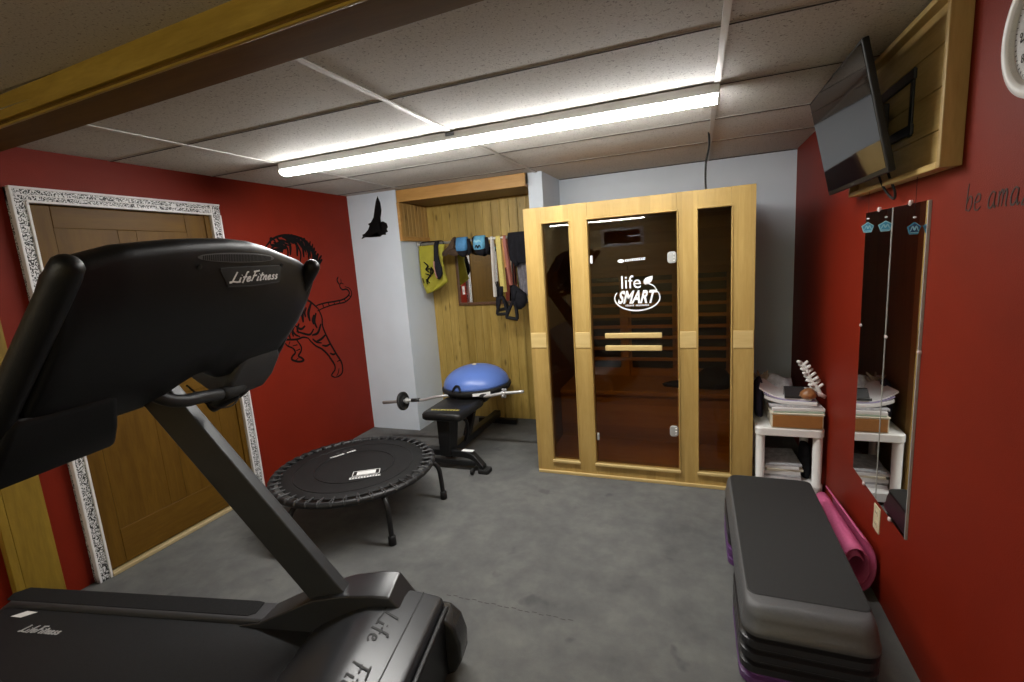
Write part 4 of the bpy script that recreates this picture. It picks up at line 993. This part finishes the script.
# side trays under the console ends, grips, crossbar and cable
for sd in (1, -1):
    S = lambda v: 1.17+sd*(v-1.17)
    mb = MB(); rings = []
    far_t = ((.36, 1.42, 1.60, -.10, .004), (.395, 1.385, 1.612, -.12, .018), (.47, 1.372, 1.615, -.13, .024), (.53, 1.39, 1.61, -.13, .018), (.552, 1.43, 1.585, -.12, .0))
    near_t = ((.35, 1.38, 1.60, -.10, .004), (.37, 1.37, 1.612, -.12, .014), (.47, 1.335, 1.615, -.13, .018), (.545, 1.31, 1.61, -.13, .012), (.562, 1.33, 1.60, -.12, .0))
    for s, a, b, n0, n1 in (far_t if sd > 0 else near_t):
        rings.append([CP(S(a), s, n0), CP(S(b), s, n0), CP(S(b), s, n1-.012), CP(S(b-.014), s, n1), CP(S(a+.014), s, n1), CP(S(a), s, n1-.012)])
    mb.loft(rings); tray = mb.build('tray', 'black_plastic' if sd < 0 else 'grey_plastic', tm, .008)
    mb = MB(); pts = [CP(S(1.600), -.012+.0, -.03)]
    g0, g1 = ((-.008, -.012), -.013) if sd < 0 else ((.022, -.028), -.030)
    gp = smooth_curve([CP(S(1.592), *g0), CP(S(1.594), .06, g1), CP(S(1.600), .20, -.016-.02*(sd > 0)), CP(S(1.606), .36, -.02), CP(S(1.60), .48, -.03), CP(S(1.575), .60, -.05), CP(S(1.545), .70, -.10)], 5)
    cap = [(.004, -.026), (.014, -.023), (.021, -.017), (.026, -.009)]
    dd = (gp[1]-gp[0]).normalized()
    mb.tube([gp[0]+dd*(h+.0) for r, h in cap]+gp[1:], [r for r, h in cap]+[.028]*(len(gp)-1), 20)
    mb.build('handlebar', 'black_plastic', tm, 0, True)
cb = smooth_curve([T(-1.32, 1.06, 1.33), T(-1.27, 1.105, 1.275), T(-1.24, 1.15, 1.225), T(-1.228, 1.20, 1.205), T(-1.225, 1.26, 1.198), T(-1.235, 1.38, 1.178), T(-1.27, 1.48, 1.175), T(-1.36, 1.55, 1.18), T(-1.46, 1.56, 1.16)], 6)
MB().tube(cb, .0195, 14).build('crossbar', 'grey_metal', tm, 0, True)
gr = [p for p in cb[28:44]]; MB().tube(gr, .0225, 14).build('foam_grip', 'black_rubber', tm, 0, True)
MB().tube(smooth_curve([T(-1.30, 1.29, 1.23), T(-1.27, 1.30, 1.19), T(-1.26, 1.33, 1.145), T(-1.25, 1.40, 1.125), T(-1.26, 1.46, 1.15), T(-1.28, 1.47, 1.20)], 6), .003, 6).build('cable', 'black_rubber', tm, 0, True)
mb = MB(); poly = [(-2.545, 1.442), (-2.505, 1.478), (-2.448, 1.476), (-2.488, 1.44)]
mb.prism(poly, lambda u, v, h: T(u, v, h), .1842, .1848); mb.build('paper_label', 'ink', bl)
# neck under the console joining both uprights
mb = MB(); rings = []
for v in (.79, .84, 1.0, 1.10, 1.17, 1.3, 1.5, 1.55): rings.append([T(-1.74, v, 1.09), T(-1.60, v, 1.19), T(-1.50, v, 1.24), T(-1.66, v, 1.17)])
mb.loft(rings); mb.build('console_mast', 'black_plastic', tm, .006)

# ------------------------------------------------------------------ step platform on stacked risers
GR = 'stacked step risers'
def riser(y0, y1, z, m, label):
    mb = MB(); rings = []
    x0, x1 = .141, .564
    for ins, h in ((.004, 0), (0, .004), (0, .030), (.008, .034), (.012, .036), (.012, .0465), (.02, .0495)):
        rings.append([(x, y, z+h) for x, y in rrect(x0+ins, y0+ins, x1-ins, y1-ins, .055, 6)])
    mb.loft(rings); return tag(mb.build('step_riser', m, None, 0, False), label, 'riser', GR)
names = ['bottom', 'second from bottom', 'third from bottom', 'top']
for k in range(4):
    riser(1.650, 2.065, .05*k, 'riser_purple' if k == 0 else 'riser_black', ('purple' if k == 0 else 'black')+' step riser, '+names[k]+' in the near stack under the step')
for k in range(4):
    riser(2.335, 2.735, .05*k, 'riser_purple' if k < 2 else 'riser_black', ('purple' if k < 2 else 'black')+' step riser, '+names[k]+' in the far stack under the step')
sp = thing('step_platform', 'long grey aerobic step with black top mat beside the right wall', 'step', (.37, 2.2, .2))
mb = MB(); rings = []
for ins, z in ((.010, .200), (0, .204), (0, .222), (.006, .228), (.012, .262), (.022, .286), (.034, .297), (.044, .300)):
    rings.append([(x, y, z) for x, y in rrect(.146+ins*.5, 1.645+ins*1.25, .566-ins*.5, 2.772-ins*.7, .06, 7)])
mb.loft(rings); mb.build('platform', 'step_grey', sp, 0, True)
mb = MB(); rings = []
for ins, z in ((0, .292), (0, .3005), (.004, .303)): rings.append([(x, y, z) for x, y in rrect(.170+ins, 1.742+ins, .554-ins, 2.735-ins, .030, 5)])
mb.loft(rings); mb.build('top_mat', 'step_mat', sp)

# ------------------------------------------------------------------ pink exercise mat, loosely rolled
mb = MB()
def spiral(t, y):
    # t: 0 outer lip at the top .. 1 inner end ; the far end is rolled tighter
    k = 1-.22*(y-2.26)/.62
    a = R(78)-t*2*PI*2.1; r = (1-.58*t**.8)*k
    if t < .1: r *= 1+.10*(1-t/.1)
    return (.646+.075*r*math.cos(a), .136*k+.134*r*math.sin(a))
rows = []; NT_ = 110
outer = []; inner = []
for j in range(9):
    y = 2.26+.62*j/8; o_, i_ = [], []
    pts = [Vector((*spiral(k/NT_, y), 0)) for k in range(NT_+1)]
    for k, p in enumerate(pts):
        d = (pts[min(k+1, NT_)]-pts[max(k-1, 0)]).normalized(); n = Vector((-d.y, d.x, 0))
        a, b = p+n*.0028, p-n*.0028
        o_.append((a.x, y, max(.001, a.y))); i_.append((b.x, y, max(.001, b.y)))
    rows.append(o_+i_[::-1])
mb.loft(rows); tag(mb.build('yoga_mat', 'pink_mat', None, 0, True), 'pink exercise mat loosely rolled between the step and red wall', 'mat')

# ------------------------------------------------------------------ white plastic shelf and what it carries
sh = thing('plastic_shelf', 'white plastic shelf unit in the corner beside the sauna', 'shelf', (.52, 3.36, 0))
SX = (.337, .712); SYv = (3.15, 3.60)
for nm, z0, z1 in (('top_shelf', .388, .440), ('lower_shelf', .02, .082)):
    mb = MB(); rings = []
    for ins, z in ((.004, z0), (0, z0+.004), (0, z1-.008), (.006, z1)):
        rings.append([(x, y, z) for x, y in rrect(SX[0]+ins, SYv[0]+ins, SX[1]-ins, SYv[1]-ins, .035, 5)])
    mb.loft(rings); mb.build(nm, 'white_plastic', sh)
for x in (SX[0]+.033, SX[1]-.033):
    for y in (SYv[0]+.033, SYv[1]-.033):
        MB().lathe([(.026, 0), (.028, .004), (.028, .02), (.033, .02), (.033, .082), (.0255, .09), (.027, .385), (.027, .395)], (x, y, 0), (0, 0, 1), 20).build('leg', 'white_plastic', sh, 0, True)
def slab(name, x0, x1, y0, y1, z0, z1, ang, m, label, cat, group=None, bev=.002, curl=0):
    cx_, cy_ = (x0+x1)/2, (y0+y1)/2; c, s = math.cos(R(ang)), math.sin(R(ang)); hx, hy = (x1-x0)/2, (y1-y0)/2
    mb = MB()
    if curl:
        nx = 10; vt_ = []
        rows = []
        for k in range(nx+1):
            u = -1+2*k/nx; dz = curl*(max(0, -u)**2); a, b = u*hx, hy
            rows.append([(cx_+c*a-s*bb, cy_+s*a+c*bb, zz+dz) for bb, zz in ((-b, z0), (b, z0), (b, z1), (-b, z1))])
        mb.loft(rows)
    else: mb.box((-hx, -hy, z0), (hx, hy, z1), lambda a, b, z: (cx_+c*a-s*b, cy_+s*a+c*b, z))
    o = mb.build(name, m, None, bev); return tag(o, label, cat, group) if label else o
HEAP = set(bpy.data.objects)
# brown-fronted box file
bx = thing('box_file', 'brown fronted box file with cream edges at the bottom of the paper heap', 'box file', (.55, 3.3, .503))
box('case', (.425, 3.155, .504), (.700, 3.47, .592), 'paper_cream', bx, .003)
box('front_panel', (.433, 3.150, .510), (.693, 3.156, .586), 'folder_brown', bx, .001)
box('lid', (.420, 3.150, .592), (.704, 3.475, .598), 'paper_cream', bx, .002)
slab('folder', .43, .70, 3.165, 3.45, .5985, .606, 3, 'folder_green', 'pale green folder lying directly on the brown box file', 'folder')
slab('binder', .42, .70, 3.17, 3.46, .6065, .627, 5, 'paper', 'white ring binder above the green folder', 'binder', None, .003)
slab('paper_stack', .415, .695, 3.18, 3.47, .6275, .640, 1, 'paper_grey', 'grey printed sheets between two white binders', 'papers')
slab('binder', .405, .685, 3.19, 3.48, .6405, .662, -6, 'paper', 'upper white ring binder bulging at its left edge', 'binder', None, .003, .03)
slab('folder', .395, .67, 3.20, 3.48, .6625, .668, -3, 'folder_lilac', 'thin lilac folder under the topmost papers', 'folder', None, .001, .04)
slab('paper_stack', .385, .665, 3.21, 3.49, .6685, .679, -9, 'paper', 'topmost loose white papers of the heap, curling at left', 'papers', None, .001, .055)
mb = MB(); rows = []
for i in range(9):
    u = i/8; rows.append([(.375+.21*u, 3.42+.10*v_+.02*math.sin(u*6), .680+.075*v_**1.2*(1-.3*u)+.012*math.sin(u*9+v_*3)) for v_ in [k/6 for k in range(7)]])
mb.grid(rows); o = mb.build('brochure', 'paper_grey', None, 0, True); o.modifiers.new('s', 'SOLIDIFY').thickness = .004
tag(o, 'crumpled grey brochure leaning at the back of the paper heap', 'brochure')
ch = thing('card_holder', 'small black desk holder on top of the papers', 'holder', (.56, 3.24, .68))
mb = MB(); mb.prism([(3.205, .6795), (3.29, .6795), (3.285, .735), (3.262, .735)], lambda y, z, x: (x, y, z), .505, .615); mb.build('wedge', 'black_gloss', ch, .003)
box('front_lip', (.500, 3.196, .6795), (.620, 3.207, .694), 'black_gloss', ch, .002)
mb = MB(); rows_loft(mb, [(.679, .625, 3.215, .030, .03), (.690, .625, 3.215, .046, .04), (.712, .627, 3.215, .044, .04), (.732, .63, 3.215, .026, .026), (.742, .632, 3.215, .008, .01)], 18, 2)
tag(mb.build('sea_shell', 'shell_brown', None, 0, True), 'rounded brown shell in front of the white coral', 'shell')
cr = thing('white_coral', 'white knobbly coral branch leaning against the red wall', 'coral', (.70, 3.26, .68))
p0, p1 = Vector((.700, 3.25, .685)), Vector((.600, 3.27, .885))
MB().tube([p0+(p1-p0)*t+Vector((.006*math.sin(t*9), 0, 0)) for t in [k/10 for k in range(11)]], [.013-.005*k/10 for k in range(11)], 10).build('stem', 'coral', cr, 0, True)
for k in range(15):
    t = .16+.84*k/14; b0 = p0+(p1-p0)*t; sd = 1 if k % 2 else -1
    d = Vector((.8*sd, -.3*((k % 3)-1), .75 if sd > 0 else .35)).normalized(); L = .050*(1-.35*t)
    MB().tube([b0, b0+d*L*.6, b0+d*L], [.008, .0095, .008], 8).build('knob', 'coral', cr, 0, True)
MB().tube([Vector((.722, 3.24, .682)), Vector((.690, 3.24, .700)), p0+Vector((-.01, -.01, .02))], [.012, .014, .012], 10).build('root', 'coral_pink', cr, 0, True)
cb_ = thing('beige_coral', 'small beige coral sprig behind the papers next to the sauna', 'coral', (.40, 3.5, .503))
MB().tube([(.405, 3.52, .504), (.41, 3.515, .62), (.40, 3.50, .72)], [.022, .018, .012], 10).build('stem', 'coral_beige', cb_, 0, True)
for k in range(9):
    a = k*2.4; MB().tube([(.40, 3.50, .70+.004*k), (.40+.035*math.cos(a), 3.50+.03*math.sin(a), .725+.004*k), (.40+.05*math.cos(a), 3.50+.045*math.sin(a), .75+.003*k)], [.007, .007, .005], 8).build('twig', 'coral_beige', cb_, 0, True)
mb = MB(); rows_loft(mb, [(.504, .385, 3.40, .022, .06), (.56, .376, 3.40, .030, .075), (.66, .374, 3.40, .030, .075), (.73, .378, 3.40, .024, .05), (.76, .382, 3.40, .008, .02)], 16, 2.2)
tag(mb.build('navy_bag', 'navy', None, 0, True), 'dark navy bag squeezed between sauna and paper heap', 'bag')
for o in set(bpy.data.objects)-HEAP:
    if o.parent is None: o.location.z -= .063
HEAP = set(bpy.data.objects)
# lower shelf
for k, (dx, ang, m, h) in enumerate(((0, 2, 'paper', .020), (.006, -3, 'paper_grey', .016), (-.004, 1, 'paper', .022), (.004, 5, 'paper_cream', .014), (-.006, -2, 'paper', .018), (.0, 3, 'paper_grey', .012))):
    z = .1655+[0, .0205, .037, .0595, .074, .0925][k]
    slab('magazine', .395+dx, .600+dx, 3.20, 3.47, z, z+h, ang, m, ['bottom magazine', 'second lowest magazine', 'third lowest magazine', 'cream magazine, fourth from the bottom', 'second magazine from the top', 'topmost magazine'][k]+' of the stack on the lower white shelf', 'magazine', 'magazines on the lower shelf', .001)
mb = MB(); rows_loft(mb, [(.166, .640, 3.33, .024, .08), (.20, .640, 3.33, .034, .09), (.28, .640, 3.33, .034, .09), (.36, .64, 3.33, .024, .07), (.375, .64, 3.33, .008, .02)], 18, 2.6)
tag(mb.build('black_bag', 'black_cloth', None, 0, True), 'black cloth bag on the lower white shelf beside the magazines', 'bag')

for o in set(bpy.data.objects)-HEAP:
    if o.parent is None: o.location.z -= .083

# ------------------------------------------------------------------ right wall: mirrors, medals, outlet, clock
for y0, y1, lb in ((2.338, 2.660, 'tall frameless mirror panel nearer the sauna on the red wall'), (2.022, 2.334, 'tall frameless mirror panel nearer the outlet and clock')):
    m_ = thing('mirror_panel', lb, 'mirror', (XR, (y0+y1)/2, .428))
    box('mirror_glass', (XR-.007, y0, .430), (XR-.0005, y1, 1.656), 'mirror', m_)
    box('edge_strip', (XR-.0085, y0-.003, .430), (XR-.0003, y0+.003, 1.656), 'chrome_dull', m_)
    ym = (y0+y1)/2
    for z in (.424, 1.660): MB().lathe([(.010, 0), (.010, .008), (.006, .011)], (XR-.0004, ym, z), (-1, 0, 0), 12).build('clip', 'clip', m_)
    for y in (y0, y1):
        MB().lathe([(.007, 0), (.007, .009), (.004, .011)], (XR-.0004, y-.003, 1.142), (-1, 0, 0), 12).build('clip', 'clip', m_)
def medal(y, x, zc, rot, label, s=1.0, bright=False):
    g = thing('hanging_medal', label, 'medal', (x, y, zc))
    c, sn = math.cos(rot), math.sin(rot)
    f = lambda a, b, h: (x+sn*a-c*h, y+c*a+sn*h, zc+b)   # a along the wall, facing the room
    def pent(r): return [(r*math.sin(2*PI*k/5), r*math.cos(2*PI*k/5)*.92) for k in range(5)]
    mb = MB(); mb.prism(pent(.036*s), f, -.0015, .0015); mb.build('rim', 'sticker_pale' if bright else 'sticker_blue', g, .0015)
    mb = MB(); mb.prism(pent(.029*s), f, .0014, .0022); b = mb.build('face_plate', 'sticker_blue' if bright else 'sticker_navy', g)
    mb = MB(); ribbon(mb, [(-.014, -.008), (-.006, .008), (.0, -.004), (.007, .008), (.014, -.008)], .005, lambda a, b, h: f(a, b, .0022+h), .0006); ribbon(mb, [(-.014, -.013), (.014, -.013)], .005, lambda a, b, h: f(a, b, .0022+h), .0006)
    mb.build('emblem', 'sticker_pale', g)
    MB().lathe([(.004, -.003), (.0055, 0), (.004, .003)], (x, y, zc+.038), (0, 0, 1), 10).build('bead', 'ink', g, 0, True)
    MB().tube([(x, y, zc+.04), (x, y, 1.737)], .0009, 5).build('thread', 'black_cloth', g)
medal(2.515, .690, 1.588, -1.845, 'bright blue five sided medal hanging at the far edge of the mirrors', .76, True)
medal(2.057, .697, 1.566, -1.94, 'dark blue five sided medal hanging before the nearer mirror panel', .70)

ou = thing('wall_outlet', 'ivory electrical outlet plate on the red wall under the mirrors', 'outlet', (XR, 2.322, .29))
mb = MB(); mb.prism(rrect(2.287, .288, 2.358, .404, .006), lambda y, z, h: (XR-h, y, z), 0, .005); pl = mb.build('cover_plate', 'outlet', ou, .002)
for z in (.320, .372):
    mb = MB(); mb.prism(rrect(2.308, z-.016, 2.338, z+.016, .010), lambda y, z, h: (XR-h, y, z), .004, .0065); s_ = mb.build('socket', 'outlet', ou, .001)
    mb = MB()
    for dy in (-.006, .006): mb.box((XR-.0072, 2.323+dy-.001, z-.003), (XR-.0064, 2.323+dy+.001, z+.007))
    mb.build('slots', 'outlet_dark', s_)

sw = thing('light_switch', 'white light switch plate on the red wall beside the door frame', 'switch', (XL, 2.50, 1.14))
mb = MB(); mb.prism(rrect(2.465, 1.14, 2.535, 1.255, .006), lambda y, z, h: (XL+h, y, z), 0, .005); mb.build('cover_plate', 'white_plastic', sw, .002)
box('toggle', (XL+.004, 2.494, 1.185), (XL+.016, 2.506, 1.21), 'white_plastic', sw, .002)

ck = thing('wall_clock', 'round white wall clock on the upper red wall', 'clock', (XR, 1.472, 1.98))
cC = (XR, 1.472, 1.985)
MB().lathe([(.13, 0), (.157, .002), (.160, .014), (.154, .028), (.142, .033), (.131, .030), (.128, .024), (.128, .004)], cC, (-1, 0, 0), 56).build('rim', 'white_plastic', ck, 0, True)
fc = MB().lathe([(.001, .016), (.128, .016), (.128, .012), (.001, .012)], cC, (-1, 0, 0), 48).build('dial', 'face', ck)
cf = lambda a, b, h: (XR-.0162-h, 1.472-a, 1.985+b)
for k in range(12):
    an_ = 2*PI*(k+1)/12; rx, rz = .101*math.sin(an_), .101*math.cos(an_)
    text_mb(str(k+1), .028, lambda a, b, h: cf(rx+a, rz-.010+b, h), 0, .0, .0005, .9, 'CENTER').build('numeral', 'black_ink', fc)
mb = MB()
for k in range(60):
    an_ = 2*PI*k/60; ribbon(mb, [(.118*math.sin(an_), .118*math.cos(an_)), (.123*math.sin(an_), .123*math.cos(an_))], .002, cf, .0005, False)
mb.build('minute_track', 'black_ink', fc)
for L, w, a_, nm in ((.065, .006, R(200), 'hour_hand'), (.095, .004, R(262), 'minute_hand')):
    mb = MB(); ribbon(mb, [(-.015*math.sin(a_), -.015*math.cos(a_)), (L*math.sin(a_), L*math.cos(a_))], w, lambda a, b, h: cf(a, b, h+.003), .001, False); mb.build(nm, 'black_ink', ck)
MB().lathe([(.006, .018), (.006, .024)], cC, (-1, 0, 0), 14).build('hub', 'black_ink', ck)
MB().lathe([(.001, .0275), (.129, .0275), (.129, .026), (.001, .026)], cC, (-1, 0, 0), 40).build('glass', 'clear_glass', ck)

# ------------------------------------------------------------------ television on its plank board
pb_ = thing('plank_board', 'knotty wooden plank backboard fixed high on the red wall', 'backboard', (XR, 2.4, 1.737))
y0, y1, z0, z1 = 1.838, 2.755, 1.737, 2.243
mb = MB(); z = z0
while z < z1-.01:
    mb.box((XR-.022, y0+.02, z+.001), (XR-.001, y1-.02, min(z+.126, z1)-.001)); z += .126
mb.build('planks', 'board', pb_, .003)
box('side_board', (XR-.056, y0, z0), (XR-.0005, y0+.022, z1), 'board_dark', pb_, .003)
box('side_board', (XR-.056, y1-.022, z0), (XR-.0005, y1, z1), 'board_dark', pb_, .003)
box('bottom_board', (XR-.056, y0+.022, z0), (XR-.0005, y1-.022, z0+.02), 'board', pb_, .003)
box('top_board', (XR-.056, y0+.022, z1-.02), (XR-.0005, y1-.022, z1), 'board', pb_, .003)

tv = thing('television', 'flat black television tilted down on the plank backboard', 'television', (.56, 2.41, 1.76))
ht = Vector((-.213, 0, .977)); hn = Vector((-.977, 0, -.213)); hy = Vector((0, 1, 0)); cT = Vector((.556, 2.405, 1.975))
TB = lambda a, b, c: cT+hy*a+ht*b+hn*c
mb = MB(); mb.box((-.39, -.222, -.022), (.39, .222, 0), TB); mb.build('cabinet', 'tv_black', tv, .004)
mb = MB(); mb.box((-.378, -.204, -.001), (.378, .212, .0012), TB); mb.build('screen', 'screen', tv)
mb = MB(); mb.loft([[TB(a, b, -.022) for a, b in ((-.30, -.17), (.30, -.17), (.30, .14), (-.30, .14))], [TB(a, b, -.050) for a, b in ((-.24, -.13), (.24, -.13), (.24, .09), (-.24, .09))]]); mb.build('rear_housing', 'tv_black', tv, .006)
mb = MB(); mb.box((-.02, -.216, .0), (.02, -.209, .0015), TB); mb.build('maker_badge', 'grey_metal', tv)
br = thing('wall_bracket', 'black steel bracket bolted to the planks behind the television', 'bracket', (XR-.025, 2.33, 1.86))
box('wall_plate', (XR-.030, 2.15, 1.885), (XR-.0225, 2.175, 2.11), 'black_metal', br, .002)
box('wall_plate', (XR-.030, 2.51, 1.885), (XR-.0225, 2.535, 2.11), 'black_metal', br, .002)
box('cross_rail', (XR-.034, 2.14, 1.89), (XR-.0225, 2.545, 1.925), 'black_metal', br, .003)
box('cross_rail', (XR-.034, 2.14, 2.07), (XR-.0225, 2.545, 2.105), 'black_metal', br, .003)
mb = MB(); mb.box((XR-.128, 2.36, 1.94), (XR-.03, 2.45, 2.05)); mb.build('tilt_arm', 'black_metal', br, .004)
mb = MB(); mb.tube(smooth_curve([(.66, 2.33, 1.80), (.675, 2.31, 1.74), (.69, 2.285, 1.70), (.70, 2.265, 1.685), (.695, 2.245, 1.71), (.68, 2.255, 1.76), (.67, 2.28, 1.82)], 6), .0045, 8)
tag(mb.build('television_cable', 'black_rubber', None, 0, True), 'black cable looping below the television board above the mirrors', 'cable')

# ------------------------------------------------------------------ floor seam where two rubber tiles interlock
mb = MB(); x = -1.12
while x < -.50:
    mb.box((x, 1.772+(.006 if int(x*40) % 2 else 0), -.0005), (x+.022, 1.776+(.006 if int(x*40) % 2 else 0), .0004)); x += .033
o = mb.build('tile_seam', 'gap', bpy.data.objects['floor'])

# ------------------------------------------------------------------ light
w = bpy.data.worlds.new('world'); SC.world = w; w.use_nodes = True
w.node_tree.nodes['Background'].inputs[0].default_value = (.02, .02, .022, 1)
w.node_tree.nodes['Background'].inputs[1].default_value = .2
SC.view_settings.view_transform = 'Standard'; SC.view_settings.look = 'None'
SC.view_settings.gamma = 1; SC.view_settings.exposure = 0; SC.view_settings.use_curve_mapping = False
SC.cycles.max_bounces = 10; SC.cycles.diffuse_bounces = 5; SC.cycles.transparent_max_bounces = 16
SC.cycles.use_denoising = True; SC.cycles.sample_clamp_indirect = 6
